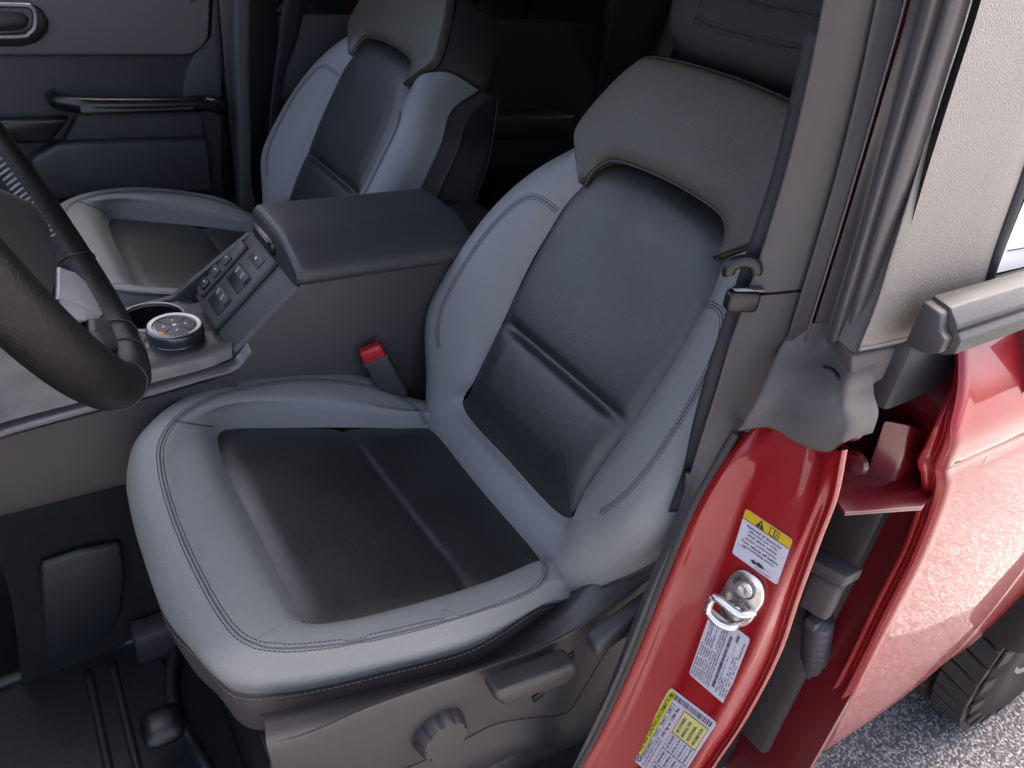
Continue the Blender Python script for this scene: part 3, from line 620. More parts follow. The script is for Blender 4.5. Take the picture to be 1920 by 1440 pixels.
j = .42; aj = T0[4]*(1-j)+T0[5]*j; bj = T1[4]*(1-j*.9)+T1[5]*j*.9
surf('upper_pillar_trim', up_rows[:5]+[trimrow(aj, bj, 0)], 60, 24, 'trimgrey', PL)
lo_rows = [trimrow(aj+A3(-.0015,0,-.003), bj+A3(-.0015,0,-.003), 0)]+[trimrow(a+A3(-.001,0,0), b, 0) for a, b in zip(T0[5:], T1[5:])]
surf('lower_pillar_trim', lo_rows, 80, 24, 'trimlow', PL)
# seals of the upper pillar, in strips from the trim outwards
def strip(*cols): return [[PY(x,y,yy) for x, y in zip(c, yl)] for c, yy in cols]
cT1 = ((1685,1625,1594,1556,1510,1462),.674); cW = ((1752,1694,1650,1604,1556,1506),.686); cG1 = ((1775,1715,1674,1632,1588,1540),.694)
cG2 = ((1824,1762,1716,1666,1618,1572),.714); cG3 = ((1832,1769,1722,1672,1624,1578),.715); cG4 = ((1860,1797,1748,1700,1650,1602),.725); cS = ((1880,1815,1766,1717,1669,1612),.736)
a, b, c = strip(cT1, cW, cG1)
surf('inner_weatherstrip', [[p+A3(-.012,0,0) for p in a], [p*.75+q*.25+A3(-.001,0,0) for p, q in zip(a, b)], [p*.4+q*.6+A3(-.002,0,0) for p, q in zip(a, b)], [p+A3(-.004,0,0) for p in b]], 24, 40, 'rubber', PL, flip=True)
tube('seal_ridge', cr([p+A3(-.002,0,0) for p in b], 60), .0012, 'rubberg', PL, 6)
c2, d2 = strip(cG1, cG2)
surf('outer_weatherstrip', [[p+A3(-.008,0,0) for p in b], [p+A3(-.008,0,0) for p in c], [p*.6+q*.4+A3(.002,0,0) for p, q in zip(c, d2)], [p*.2+q*.8+A3(.002,0,0) for p, q in zip(c, d2)], [p+A3(-.006,0,0) for p in d2]], 24, 40, 'rubberg', PL, flip=True)
e, f_, g = strip(cG3, cG4, cS)
surf('edge_moulding', [[p+A3(-.009,0,0) for p in d2], [p+A3(-.001,0,0) for p in e], [(p+q)/2+A3(.003,0,0) for p, q in zip(e, f_)], [p+A3(-.001,0,0) for p in f_], [p+A3(-.014,0,0) for p in f_]], 20, 40, 'rubberg', PL, flip=True)
surf('seal_gap', [[p+A3(-.016,0,0) for p in f_], [p+A3(-.022,-.004,0) for p in g]], 8, 30, 'black', PL, flip=True)
# moulded grey cap covering the foot of the seals
def lerp3(a, b, t): return a*(1-t)+b*t
capt = [[PY(*q)+A3(-.016,0,0) for q in [(1468,610,.674),(1500,612,.686),(1545,610,.695),(1578,606,.715),(1602,604,.727)]],
        [PY(*q)+A3(-.006,0,0) for q in [(1452,660,.676),(1490,662,.687),(1535,664,.699),(1570,664,.716),(1600,664,.730)]]]
r2_ = [(1440,705),(1482,704),(1528,708),(1566,712),(1593,714)]
capt.append([lerp3(PY(*p,yv), PP(*p,.012), .5) for p, yv in zip(r2_, (.677,.688,.702,.720,.734))])
for row in ([(1418,752,.010),(1468,742,.005),(1520,765,.017),(1568,765,.020),(1592,752,.013)], [(1397,788,.010),(1450,775,.006),(1512,808,.019),(1570,806,.024),(1600,788,.020)],
            [(1386,806,.008),(1442,799,.007),(1500,830,.013),(1554,844,.019),(1591,822,.020)], [(1385,808,-.003),(1442,802,-.004),(1500,833,-.003),(1554,848,-.003),(1591,826,-.003)]):
    capt.append([PP(*q) for q in row])
for r in capt: r.insert(0, r[0]+A3(-.015,-.004,0)); r.append(r[-1]+A3(-.03,.002,0))
capo = surf('seal_end_cap', capt, 70, 70, 'capgrey', PL)
tcap = bvh(capo)
def cast(tree, px, py, lift):
    d_ = RM @ np.array([px-960, py-720, F]); d_ /= np.linalg.norm(d_); h = tree.ray_cast(Vector(CP), Vector(d_))
    return np.array(h[0])-d_*lift if h[0] is not None else None
for pts in ([(1545,688),(1556,690),(1566,697),(1575,711)], [(1590,640),(1592,648),(1590,660)]):
    q = [p for p in (cast(tcap, *p, .0005) for p in pts) if p is not None]
    if len(q) > 2: tube('seal_tab', cr(q, 14), .0014, 'black', PL, 6)
# red shut face
r0 = [(1385,812),(1343,884),(1300,962),(1250,1082),(1190,1232),(1130,1362),(1082,1450),(985,1620)]
r1 = [(1404,806),(1366,882),(1324,966),(1277,1090),(1219,1242),(1160,1372),(1112,1464),(1020,1640)]
r2 = [(1440,798),(1408,885),(1370,975),(1328,1102),(1274,1248),(1215,1382),(1166,1480),(1075,1660)]
r3 = [(1532,828),(1522,922),(1493,1005),(1452,1122),(1408,1240),(1340,1368),(1275,1480),(1190,1640)]
r4 = [(1560,850),(1553,932),(1524,1010),(1484,1118),(1443,1236),(1378,1360),(1312,1462),(1230,1610)]
r5 = [(1567,850),(1562,934),(1533,1012),(1494,1118),(1454,1234),(1390,1356),(1324,1456),(1244,1600)]
rows = []
for i in range(8):
    e0 = PY(*r0[i],.672); e1 = PY(*r1[i],.684); e2 = PP(*r2[i]); e3 = PP(*r3[i]); e4 = PY(*r4[i],.768); e5 = PY(*r5[i],.774)
    rows.append([e0+A3(-.02,-.004,0), e0, (e0+e1)/2+A3(.003,.002,0), e1, e1*.6+e2*.4+A3(-.001,0,0), e2*.97+e3*.03, e2*.75+e3*.25, e2*.5+e3*.5, e2*.25+e3*.75, e3, (e3+e4)/2+A3(.0035,.001,0), e4, e5, e5+A3(-.010,-.004,0), e5+A3(-.016,-.05,0)])
rows[0] = [q+A3(-.008,0,0) for q in rows[0]]
red = surf('red_shut_face', rows, 110, 90, 'red', PL, flip=True)
tube('flocked_seal', cr([PY(x-4,y,.670)+A3(.001,0,0) for x, y in r0], 90), .0040, 'tan', PL, 10)
# dark pocket between the pillar and the rear door
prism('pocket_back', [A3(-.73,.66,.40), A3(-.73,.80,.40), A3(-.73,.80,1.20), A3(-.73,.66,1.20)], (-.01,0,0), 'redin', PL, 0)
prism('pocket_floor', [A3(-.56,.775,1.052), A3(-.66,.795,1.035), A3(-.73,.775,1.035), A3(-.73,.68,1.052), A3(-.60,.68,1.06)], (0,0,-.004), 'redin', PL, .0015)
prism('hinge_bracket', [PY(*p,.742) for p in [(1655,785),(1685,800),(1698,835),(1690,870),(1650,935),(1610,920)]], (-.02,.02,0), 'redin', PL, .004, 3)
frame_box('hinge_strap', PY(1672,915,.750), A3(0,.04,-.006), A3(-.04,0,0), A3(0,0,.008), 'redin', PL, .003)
lathe('hinge_pin', PY(1674,905,.752), (0,0,1), [(.0,0),(.010,0),(.010,.006),(.006,.008),(.0,.008)], 'redin', PL, 20)
lathe('hinge_bolt', PY(1677,1006,.755), (.6,.5,.3), [(.0,0),(.007,0),(.007,.004),(.004,.006),(.0,.006)], 'chrome', PL, 16)
lathe('body_plug', PY(1472,1432,.745), (.8,.4,.4), [(.0,0),(.010,0),(.009,.004),(.0,.006)], 'trimgrey', PL, 16)
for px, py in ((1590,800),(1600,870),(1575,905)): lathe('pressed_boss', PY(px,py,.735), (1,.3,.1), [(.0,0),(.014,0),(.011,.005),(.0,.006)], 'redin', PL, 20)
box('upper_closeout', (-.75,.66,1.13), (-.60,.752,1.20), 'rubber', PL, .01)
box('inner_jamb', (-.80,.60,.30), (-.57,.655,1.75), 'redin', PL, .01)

# wiring conduit to the rear door
H = thing('door_wiring_loom', 'grey door wiring plug with corrugated blue grey conduit hanging in the pillar gap', 'wiring loom', tuple(PY(1535,1250,.742)))
pa = PY(1542,1108,.742)
frame_box('plug', pa, A3(-.010,.036,0), A3(.004,.0,.058), A3(-.03,-.008,0), 'connector', H, .008, 3)
frame_box('plug_lever', PY(1556,1062,.745), A3(-.012,.050,.004), A3(0,0,.018), A3(-.03,0,0), 'plastic2', H, .004)
frame_box('plug_latch', PY(1524,1168,.745), A3(.0,.014,0), A3(0,0,.012), A3(-.012,0,0), 'trimgrey', H, .002)
pth = cr([PY(*p,.742) for p in [(1536,1160),(1530,1215),(1526,1265),(1536,1300),(1556,1318),(1572,1296)]], 90)
rr = np.array([.0165+.0012*(1 if (i//2) % 2 else 0) for i in range(90)])
tube('corrugated_conduit', pth, rr, 'hose', H, 16)

# ------------------------------------------------------------------ striker and stickers on the shut face
def basis(px, py): return PP(px, py, .0006)
SC = PP(1387,1116); tx = PP(1488,1009)-PP(1399,953); tx /= np.linalg.norm(tx); ty = np.cross(PN, tx); ty = ty if ty[2] > 0 else -ty
ST = thing('door_striker', 'silver steel door striker bolted to the red pillar between two white stickers', 'door striker', tuple(SC))
def sq(a, b, c=0): return SC+tx*a+ty*b+PN*c
hgt = .066; wid = .040
out = []
for t in np.linspace(0, 2*math.pi, 28, endpoint=False):
    ct, s_ = math.cos(t), math.sin(t); out.append(sq(math.copysign(abs(ct)**.75, ct)*wid*.5+(.004 if s_ > 0 else .002), math.copysign(abs(s_)**.8, s_)*hgt*.5))
prism('striker_plate', out, PN*.005, 'chrome', ST, .002, 3)
for b in (.23,-.24):
    lathe('bolt_head', sq(.003, b*hgt, .005), PN, [(.0,0),(.0095,0),(.0095,.002),(.0085,.004),(.005,.0045),(.0045,.0025),(.0,.002)], 'chrome', ST, 28, mod=lambda a, i: 1-.12*(i >= 4)*(math.cos(6*a) > 0))
    tube('bolt_washer', [sq(.003+.0105*math.cos(a), b*hgt+.0105*math.sin(a), .0055) for a in np.linspace(0,2*math.pi,32,endpoint=False)], .0013, 'alu', ST, 6, closed=True)
lp = [sq(wid*.48, -.004, .004), sq(wid*.40, -.004, .012), sq(wid*.20, -.006, .017), sq(-wid*.30, -.004, .018), sq(-wid*.42, -.008, .018), sq(-wid*.50, -hgt*.24, .018), sq(-wid*.44, -hgt*.44, .018), sq(-wid*.25, -hgt*.47, .018), sq(wid*.10, -hgt*.46, .016), sq(wid*.22, -hgt*.46, .006)]
tube('striker_loop', cr(lp[:4]+[sq(-wid*.42,-.006,.018)], 40), .0042, 'chrome', ST, 12)
tube('striker_loop', cr([sq(-wid*.42,-.006,.018), sq(-wid*.46,-hgt*.22,.018), sq(-wid*.42,-hgt*.40,.018)], 20), .0042, 'chrome', ST, 12)
tube('striker_loop', cr([sq(-wid*.42,-hgt*.40,.018), sq(-wid*.1,-hgt*.45,.018), sq(wid*.18,-hgt*.44,.013), sq(wid*.26,-hgt*.42,.003)], 30), .0042, 'chrome', ST, 12)

def label(name, lab, o_px, r_px, u_px, lift=.0008, mt='white'):
    o, r, u = PP(*o_px, lift), PP(*r_px, lift), PP(*u_px, lift); ex, ey = r-o, u-o
    L = thing(name, lab, 'sticker', tuple(o))
    bm = bmesh.new(); pts = []
    for cx, cy, a0 in ((.05,.05,180),(.95,.05,270),(.95,.95,0),(.05,.95,90)):
        for k in range(5):
            t = math.radians(a0+22.5*k); pts.append(o+ex*(cx+.05*math.cos(t))+ey*(cy+.05*math.sin(t)))
    prism('label_sheet', pts, PN*.0004, mt, L, 0, smooth=False)
    return L, o, ex, ey
lf = lambda k=1: PN*(.0004+.00025*k)
def line(L, o, ex, ey, a0, b0, a1, b1, w=.008, mt='ink', k=2):
    p = A3(a1-a0, b1-b0, 0); q = A3(-p[1], p[0], 0)/np.linalg.norm(p)*w/2
    return obj('printed_line', [o+lf(k)+ex*a+ey*b for a, b in ((a0-q[0],b0-q[1]),(a1-q[0],b1-q[1]),(a1+q[0],b1+q[1]),(a0+q[0],b0+q[1]))], [(0,1,2,3)], mt, L, smooth=False)
def word(L, o, ex, ey, s, a, b, w, h, mt='ink', k=2): return textmesh('lettering', s, o+ex*a+ey*b, ex, ey, w, h, mt, L, lift=lf(k))
# warning sticker
L, o, ex, ey = label('warning_sticker', 'yellow and white warning sticker above the door striker', (1373,1037), (1457,1097), (1399,953))
obj('yellow_band', [o+lf()+ex*a+ey*b for a, b in ((.0,.80),(1,.80),(1,.95),(.985,.985),(.95,1.0),(.05,1),(.015,.985),(0,.95))], [tuple(range(8))], 'yellow', L, smooth=False)
line(L, o, ex, ey, 0, .80, 1, .80, .012)
obj('warning_triangle', [o+lf(2)+ex*a+ey*b for a, b in ((.27,.815),(.45,.815),(.36,.985))], [(0,1,2)], 'ink', L, smooth=False)
word(L, o, ex, ey, '!', .352, .835, .018, .10, 'yellow', 3)
for a in (.56,.655): 
    for q in ((a,.825,a,.97),(a+.09,.825,a+.09,.97),(a,.97,a+.09,.97),(a,.825,a+.09,.825)): line(L, o, ex, ey, *q, w=.014)
word(L, o, ex, ey, 'i', .69, .85, .02, .09, 'ink', 3)
for i, (s, a, w) in enumerate((('Removal of doors for', .13, .74), ('off-road use only.', .18, .64), ('Will affect safety', .18, .64), ('system performance.', .16, .68), ('Turn vehicle off before', .10, .80), ('reconnecting doors.', .16, .68))):
    word(L, o, ex, ey, s, a, .69-i*.083, w, .058)
obj('open_door_mark', [o+lf(2)+ex*a+ey*b for a, b in ((.38,.13),(.45,.17),(.50,.15),(.56,.19),(.66,.16),(.68,.12),(.60,.10),(.50,.115),(.44,.09))], [tuple(range(9))], 'ink', L, smooth=False)
line(L, o, ex, ey, .40, .085, .80, .135, .006); word(L, o, ex, ey, 'See owner guide', .50, .03, .34, .035); word(L, o, ex, ey, '11/22', .07, .255, .16, .03)
# certification sticker
L, o, ex, ey = label('certification_sticker', 'white printed certification sticker with a barcode below the door striker', (1359,1321), (1407,1198), (1292,1263))
rows_ = ['MFD. BY MOTOR CO. IN U.S.A.', 'DATE: 09/22   GVWR: 5 850 LB / 2653 KG', 'FRONT GAWR: 2 955LB   REAR GAWR: 3 350LB', '1340KG  WITH  1519KG  WITH', '255/70R16 111T  TIRES  255/70R16 111T', '16x7.0J  RIMS  16x7.0J', 'AT 250 kPa/36 PSI COLD   AT 250 kPa/36 PSI', 'THIS VEHICLE CONFORMS TO ALL APPLICABLE FEDERAL', 'SAFETY AND THEFT PREVENTION STANDARDS IN EFFECT']
for i, s in enumerate(rows_): word(L, o, ex, ey, s, .04, .93-i*.057, (.50,.90,.92,.62,.82,.48,.88,.93,.93)[i], .036)
random.seed(7); a = .10
while a < .86:
    w = random.choice((.006,.010,.014)); quad('barcode_bar', o, ex, ey, a, .345, min(.88,a+w), .42, 'ink', L, lf(2)); a += w+random.choice((.006,.010))
for i, (s, a, w) in enumerate((('VIN:  1F M E E 5 D P  N L', .06, .55), ('TYPE: MPV', .10, .22), ('EXT PNT: D4   RC: 36   DSO:', .06, .60), ('WB  BRK  INT TR  TP/PS  R  AXLE  TR', .06, .62), ('116  E   7H    E  45  LA', .08, .5))): word(L, o, ex, ey, s, a, .275-i*.058, w, .036)
line(L, o, ex, ey, .62, .23, .82, .23, .006); word(L, o, ex, ey, 'F0085', .84, .20, .10, .07); word(L, o, ex, ey, 'TARD928', .66, .05, .24, .035)
# tyre sticker
L, o, ex, ey = label('tire_information_sticker', 'yellow-headed tire and loading information sticker at the foot of the red pillar', (1259,1486), (1345,1355), (1182,1420))
quad('yellow_band', o, ex, ey, .12, .845, .985, .985, 'lemon', L, lf())
word(L, o, ex, ey, 'TIRE AND LOADING INFORMATION', .15, .875, .80, .085)
tc = o+ex*.07+ey*.885+lf(2)
for r, mt_, k in ((.060,'ink',0),(.044,'white',1),(.030,'trimgrey',2),(.010,'white',3)):
    obj('tire_mark', [tc+PN*.0001*k+(ex/np.linalg.norm(ex)*math.cos(t)+ey/np.linalg.norm(ey)*math.sin(t))*r*.10 for t in np.linspace(0,2*math.pi,24,endpoint=False)], [tuple(range(24))], mt_, L, smooth=False)
word(L, o, ex, ey, 'SEATING CAPACITY', .13, .775, .24, .045); word(L, o, ex, ey, 'TOTAL 5    FRONT 2    REAR 3', .42, .775, .42, .045)
for q in ((.11,.755,.87,.755),(.11,.835,.87,.835),(.11,.755,.11,.835),(.87,.755,.87,.835)): line(L, o, ex, ey, *q, w=.006)
word(L, o, ex, ey, 'The combined weight of occupants', .03, .69, .42, .042); word(L, o, ex, ey, 'and cargo should never exceed :', .03, .635, .42, .042); word(L, o, ex, ey, '583 kg or 1286 lbs.', .48, .64, .40, .075)
line(L, o, ex, ey, .03, .60, .90, .60, .010, 'pink')
a = .905; yb = .06
while yb < .93:
    w = random.choice((.010,.016,.024)); quad('barcode_bar', o, ex, ey, .915, yb, .975, min(.93,yb+w), 'ink', L, lf(2)); yb += w+random.choice((.010,.018))
quad('yellow_box', o, ex, ey, .60, .06, .885, .57, 'pale', L, lf())
for q in ((.60,.06,.885,.06),(.60,.57,.885,.57),(.60,.06,.60,.57),(.885,.06,.885,.57)): line(L, o, ex, ey, *q, w=.008)
for i, (s, w) in enumerate((('SEE OWNERS', .20), ('MANUAL FOR', .20), ('ADDITIONAL', .20), ('INFORMATION', .22))): word(L, o, ex, ey, s, .63, .46-i*.115, w, .062)
for b in (.05,.18,.31,.44,.57): line(L, o, ex, ey, .03, b, .60, b, .006)
for a in (.03,.17,.38): line(L, o, ex, ey, a, .05, a, .57, .008)
for i, (s1, s2, s3) in enumerate((('TIRE','SIZE','COLD TIRE PRESSURE'),('FRONT','255/70R16','250 kPa, 36 PSI'),('REAR','255/70R16','250 kPa, 36 PSI'),('SPARE','255/70R16','250 kPa, 36 PSI'))):
    b = .475-i*.13; word(L, o, ex, ey, s1, .045, b, .10, .05); word(L, o, ex, ey, s2, .19, b, .16, .05); word(L, o, ex, ey, s3, .40, b, .18, .05)

# ------------------------------------------------------------------ seat belt at the pillar
SB = thing('seat_belt', 'black seat belt webbing with latch plate hanging along the driver-side pillar', 'seat belt', tuple(PY(1300,870,.655)))
bl = [(1508,60),(1480,190),(1446,330),(1413,430),(1384,520),(1350,620),(1323,700),(1297,800),(1280,880),(1252,960)]
br = [(1545,60),(1516,190),(1484,330),(1452,430),(1432,520),(1392,620),(1360,700),(1333,800),(1312,880),(1284,960)]
surf('webbing', [[PY(*p,.640) for p in bl], [PY(*p,.652)+A3(.002,0,0) for p in br]], 4, 60, 'webbing', SB, thick=.0015)
tg = PY(1388,520,.648)
lk = [tg+A3(.0,0,.006)+A3(-.75,.6,.2)*.011*math.cos(a)+A3(.1,-.1,1)*.008*math.sin(a) for a in np.linspace(-.3,math.pi+.3,30)]
tube('latch_loop', lk, .0055, 'black', SB, 12)
frame_box('latch_body', PY(1390,558,.650)+A3(.004,.004,0), A3(-.026,.011,.0), A3(.0,.0,.018), A3(.005,.012,0), 'black', SB, .004, 3)
frame_box('latch_tongue', PY(1402,534,.650)+A3(.006,.006,0), A3(-.026,.010,.0), A3(0,0,.003), A3(.002,.006,0), 'alu', SB, .001, 1)
frame_box('webbing_stop', PY(1293,905,.652), A3(-.012,.010,0), A3(.004,0,.03), A3(.004,.008,0), 'black', SB, .003)

# ------------------------------------------------------------------ rear side door
RD = thing('rear_car_door', 'closed red rear door with black belt moulding and grained window surround', 'car door', (-.85,.78,.45))
prof = [(1.226,.748),(1.212,.760),(1.19,.774),(1.165,.789),(1.142,.800),(1.126,.8045),(1.108,.804),(1.094,.8015),(1.082,.7985),(1.070,.798),(1.055,.7995),(1.02,.801),(.95,.803),(.86,.804),(.76,.803),(.66,.799),(.57,.792),(.51,.784),(.485,.776),(.475,.765)]
pz = np.array([p[0] for p in prof]); pyy = np.array([p[1] for p in prof])
def door_y(z): return np.interp(z, pz[::-1], pyy[::-1])
def on_skin(px, py, dy=0):
    y = .80
    for _ in range(8): q = PY(px, py, y+dy); y = float(door_y(q[2]))
    return q
edge_o = [(1793,650),(1797,702),(1795,745),(1789,800),(1787,840),(1776,868),(1775,905),(1768,938),(1732,1034),(1683,1131),(1634,1228),(1581,1335),(1520,1442),(1460,1540)]
edge_i = [(1766,650),(1762,702),(1751,742),(1741,800),(1736,846),(1733,872),(1731,903),(1726,934),(1693,1030),(1644,1127),(1598,1226),(1546,1328),(1484,1440),(1425,1540)]
EO = np.array([on_skin(*p) for p in edge_o]); ez = EO[:,2][::-1]; exx_ = EO[:,0][::-1]
front_x = lambda z: np.interp(z, ez, exx_)
XR = -1.10
cols = [0,.012,.05,.15,.35,.6,.8,1]
G = []
for z, y in prof:
    xf = front_x(z); G.append([A3(xf+(XR-xf)*t, y-(.004 if t == 0 else 0)+.004*math.sin(math.pi*t), z) for t in cols])
skin = surf('door_skin', G, 140, 70, 'red', RD)
# rounded leading flange, standing proud of the pocket
EI = np.array([PY(*b, p[1]-.022) for b, p in zip(edge_i, EO)])
F0 = [r[0] for r in G]
F2 = [A3(np.interp(q[2], EI[:,2][::-1], EI[:,0][::-1]), q[1]-.020, q[2]) for q in F0]
F1 = [a*.5+b*.5+A3(-.003,0,0) for a, b in zip(F0, F2)]
surf('door_flange', [F0, [(a+b)/2+A3(.004,0,0) for a, b in zip(F0, F1)], [q+A3(-.002,0,0) for q in F1], [(a+b)/2+A3(.003,0,0) for a, b in zip(F1, F2)], F2, [q+A3(-.03,-.002,0) for q in F2]], 40, 110, 'red', RD, flip=True)
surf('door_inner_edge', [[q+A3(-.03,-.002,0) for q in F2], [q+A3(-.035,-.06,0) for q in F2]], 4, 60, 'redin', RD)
box('door_inner', (-1.08,.66,.50), (-.72,.745,1.20), 'plastic2', RD, .01)
# belt moulding
bx0, bx1 = PY(1786,610,.775)[0], -1.25
sec = [(.752,1.206),(.776,1.208),(.786,1.214),(.786,1.226),(.780,1.232),(.778,1.236),(.768,1.246),(.752,1.249)]
prism('belt_moulding', [A3(bx0,y,z) for y, z in sec], (bx1-bx0,0,0), 'beltm' if 'beltm' in M else 'rubberg', RD, .0012, 2)
prism('moulding_end_cap', [A3(bx0+.012,y*1.0-(.006 if y > .77 else 0),z+(-.003 if z > 1.23 else 0)) for y, z in sec], (-.014,0,0), 'plastic2', RD, .002, 2)
tube('moulding_groove', [A3(bx0,.7815,1.2325), A3(bx1,.7815,1.2325)], .0011, 'black', RD, 6)
# window surround (grained) and glass
def ys(z): return .742-.10*(z-1.2)
def SU(px, py, d=0):
    y = .74
    for _ in range(6): q = PY(px,py,y+d); y = ys(q[2])
    return q
fr = [(1900,-260),(1813,0),(1764,160),(1716,320),(1667,480),(1640,570),(1612,655)]
rr_ = [(2110,-260),(2020,0),(1972,150),(1920,310),(1866,462),(1842,532),(1838,548)]
mid = [[(a[0]*(1-t)+b[0]*t, a[1]*(1-t)+b[1]*t) for t in (0,.04,.3,.6,.9,1)] for a, b in zip(fr, rr_)]
mid[-1] = [(1602,662),(1612,659),(1665,647),(1730,628),(1790,590),(1838,552)]
mid[-2] = [(1638,575),(1646,575),(1700,566),(1760,556),(1825,540),(1845,533)]
SG = [[SU(*p, (-.006 if i in (0,5) else 0)) for i, p in enumerate(r)] for r in mid]
for r in SG: r.insert(0, r[0]+A3(-.006,-.02,0)); r.append(r[-1]+A3(-.004,-.012,0))
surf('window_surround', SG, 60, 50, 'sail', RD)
tube('surround_edge', cr([SU(a[0]+3,a[1]-6,.001) for a in [(1606,662),(1665,651),(1730,634),(1772,616)]], 30), .0016, 'rubberg', RD, 6)
prism('surround_foot', [PY(*p,.738) for p in [(1598,668),(1690,648),(1762,626),(1748,676),(1690,692),(1640,722),(1604,775),(1590,745)]], (-.02,-.03,0), 'capgrey', RD, .004, 3)
box('surround_core', (-.72,.69,1.15), (-.61,.722,1.20), 'rubber', RD, .006)
g0 = [SU(*p, -.012) for p in rr_[1:]]
glass = obj('window_glass', [SU(2020,0,-.014), SU(1842,545,-.014), A3(-1.25,ys(1.22)-.014,1.22), A3(-1.25,ys(1.6)-.014,1.6), A3(-.60,ys(1.6)-.014,1.6)], [(0,1,2,3,4)], 'privacy', RD, smooth=False)
fp = cr([SU(*p,-.006) for p in [(2020,0),(1925,312),(1870,465),(1846,540),(1842,552),(1866,548),(1920,532),(2060,490)]], 80)
tube('window_gasket', fp, .006, 'rubber', RD, 8)
WS = thing('window_sticker', 'white paper sticker on the rear door window at the right edge', 'sticker', tuple(SU(1905,460,-.010)))
obj('paper_sheet', [SU(*p,-.011) for p in [(1868,512),(1888,458),(1912,398),(1975,250),(2120,250),(2050,470)]], [tuple(range(6))], 'paper', WS, smooth=False)
tube('printed_rule', [SU(1890,470,-.0105), SU(1960,458,-.0105)], .0006, 'trimgrey', WS, 5)
# body side behind the door and wheel-arch flare
RQ = thing('rear_quarter_panel', 'red rear body side with dark wheel-arch flare and dusty tyre at the right edge', 'body panel', (-1.4,.78,.45))
AC = A3(-1.70,.78,.40); AR = .49
pts = [A3(XR-.006,float(door_y(z)),z) for z in np.linspace(.485,1.22,16)]
arcp = [A3(AC[0]+AR*math.cos(t), float(door_y(max(.48,AC[2]+AR*math.sin(t)))), AC[2]+AR*math.sin(t)) for t in np.linspace(math.radians(14), math.radians(92), 16)]
Gq = []
for p, q in zip(pts, arcp): Gq.append([p+A3(0,-.006,0), p+A3(-.002,0,0), p*.66+q*.34, p*.33+q*.67, q])
for i, r in enumerate(Gq):
    for k_ in range(1, 5): r[k_][1] = float(door_y(np.clip(r[k_][2], .48, 1.22)))
surf('quarter_skin', Gq, 60, 30, 'red', RQ)
fl_ = []
for t in np.linspace(math.radians(15), math.radians(105), 18):
    e_ = A3(math.cos(t),0,math.sin(t)); b_ = A3(AC[0],0,AC[2])
    fl_.append([b_+e_*(AR+.035)+A3(0,.785,0), b_+e_*(AR+.02)+A3(0,.825,0), b_+e_*(AR-.015)+A3(0,.842,0), b_+e_*(AR-.035)+A3(0,.835,0), b_+e_*(AR-.04)+A3(0,.76,0), b_+e_*(AR-.04)+A3(0,.50,0)])
surf('arch_flare', fl_, 50, 30, 'treadgap', RQ)
# rear tyre
WX = A3(-1.72,.0,.395)
TR = .395; w0, w1 = .565,.815
RW = lathe('wheel', A3(WX[0],w0,WX[2]), (0,1,0), [(.24,.02),(.33,0),(.372,.012),(.384,.03),(.384,.22),(.372,.238),(.33,.25),(.26,.246),(.235,.235)], 'treadgap', RQ, 120, label='dusty black rear tyre with chunky tread')
lathe('rim', A3(WX[0],w0,WX[2]), (0,1,0), [(.0,.16),(.10,.17),(.20,.19),(.225,.235),(.237,.238),(.237,.02),(.0,.02)], 'alu', RW, 64)
def blk(y0, y1, a0, a1, sk, h=.016):
    V = []
    for r in (TR-.014, TR-.014+h+.002):
        for (y, a) in ((y0,a0),(y0,a1),(y1,a1+sk),(y1,a0+sk)): V.append(A3(WX[0]+r*math.cos(a), w0+y, WX[2]+r*math.sin(a)))
    return V
rg = random.Random(3)
BF = [(0,1,2,3),(7,6,5,4),(0,4,5,1),(1,5,6,2),(2,6,7,3),(3,7,4,0)]
for y0, y1, nb, sk, gp in ((.016,.058,52,.03,.2),(.072,.108,52,-.03,.22),(.122,.156,52,.02,.22),(.172,.236,52,-.035,.16)):
    for i in range(nb):
        a0 = 2*math.pi*i/nb; a1 = a0+2*math.pi/nb*(1-gp)
        if math.sin(a0) > .75 or math.cos(a0) < -.3: continue
        obj('tread_block', blk(y0, y1, a0, a1, sk), BF, 'tread', RW, smooth=False)
        if y1 > .2 and i % 2 == 0:
            V = []
            for q in (0,1):
                for r, yy_ in ((TR-.012,.2385),(TR-.045,.2425)):
                    for a in (a0,a1): V.append(A3(WX[0]+(r)*math.cos(a-.035), w0+yy_+.004*q, WX[2]+r*math.sin(a-.035)))
            obj('shoulder_lug', V, [(0,1,3,2),(4,6,7,5),(0,4,5,1),(2,3,7,6),(0,2,6,4),(1,5,7,3)], 'tread', RW, smooth=False)

# ------------------------------------------------------------------ passenger side door (inside)
PD = thing('passenger_door', 'grey inner panel of the passenger door with pull bar and chrome-ringed handle', 'car door', (-.1,-.74,.45))
YP = -.70
box('lower_panel', (-.423,-.76,.46), (1.0,-.715,1.124), 'plastic2', PD, .01)
uo = [(-.20,103),(355,103),(378,92),(391,70),(394,-40),(392,-160)]
poly = [A3(1.0,YP,1.122), PY(355,104,YP), PY(378,92,YP), PY(392,70,YP), PY(394,0,YP), A3(-.423,YP-.01,1.30), A3(1.0,YP-.01,1.30)]
prism('upper_panel', poly, (0,-.05,0), 'doorgrey', PD, .006, 3)
prism('rear_edge_panel', [PY(362,103,YP-.008), PY(396,68,YP-.008), PY(400,0,YP-.008), A3(-.43,YP-.02,1.30), A3(-.47,YP-.02,1.30), PY(415,200,YP-.01), PY(416,330,YP-.01), PY(340,330,YP-.01), PY(345,150,YP-.008)], (0,-.03,0), 'trimlow', PD, .004)
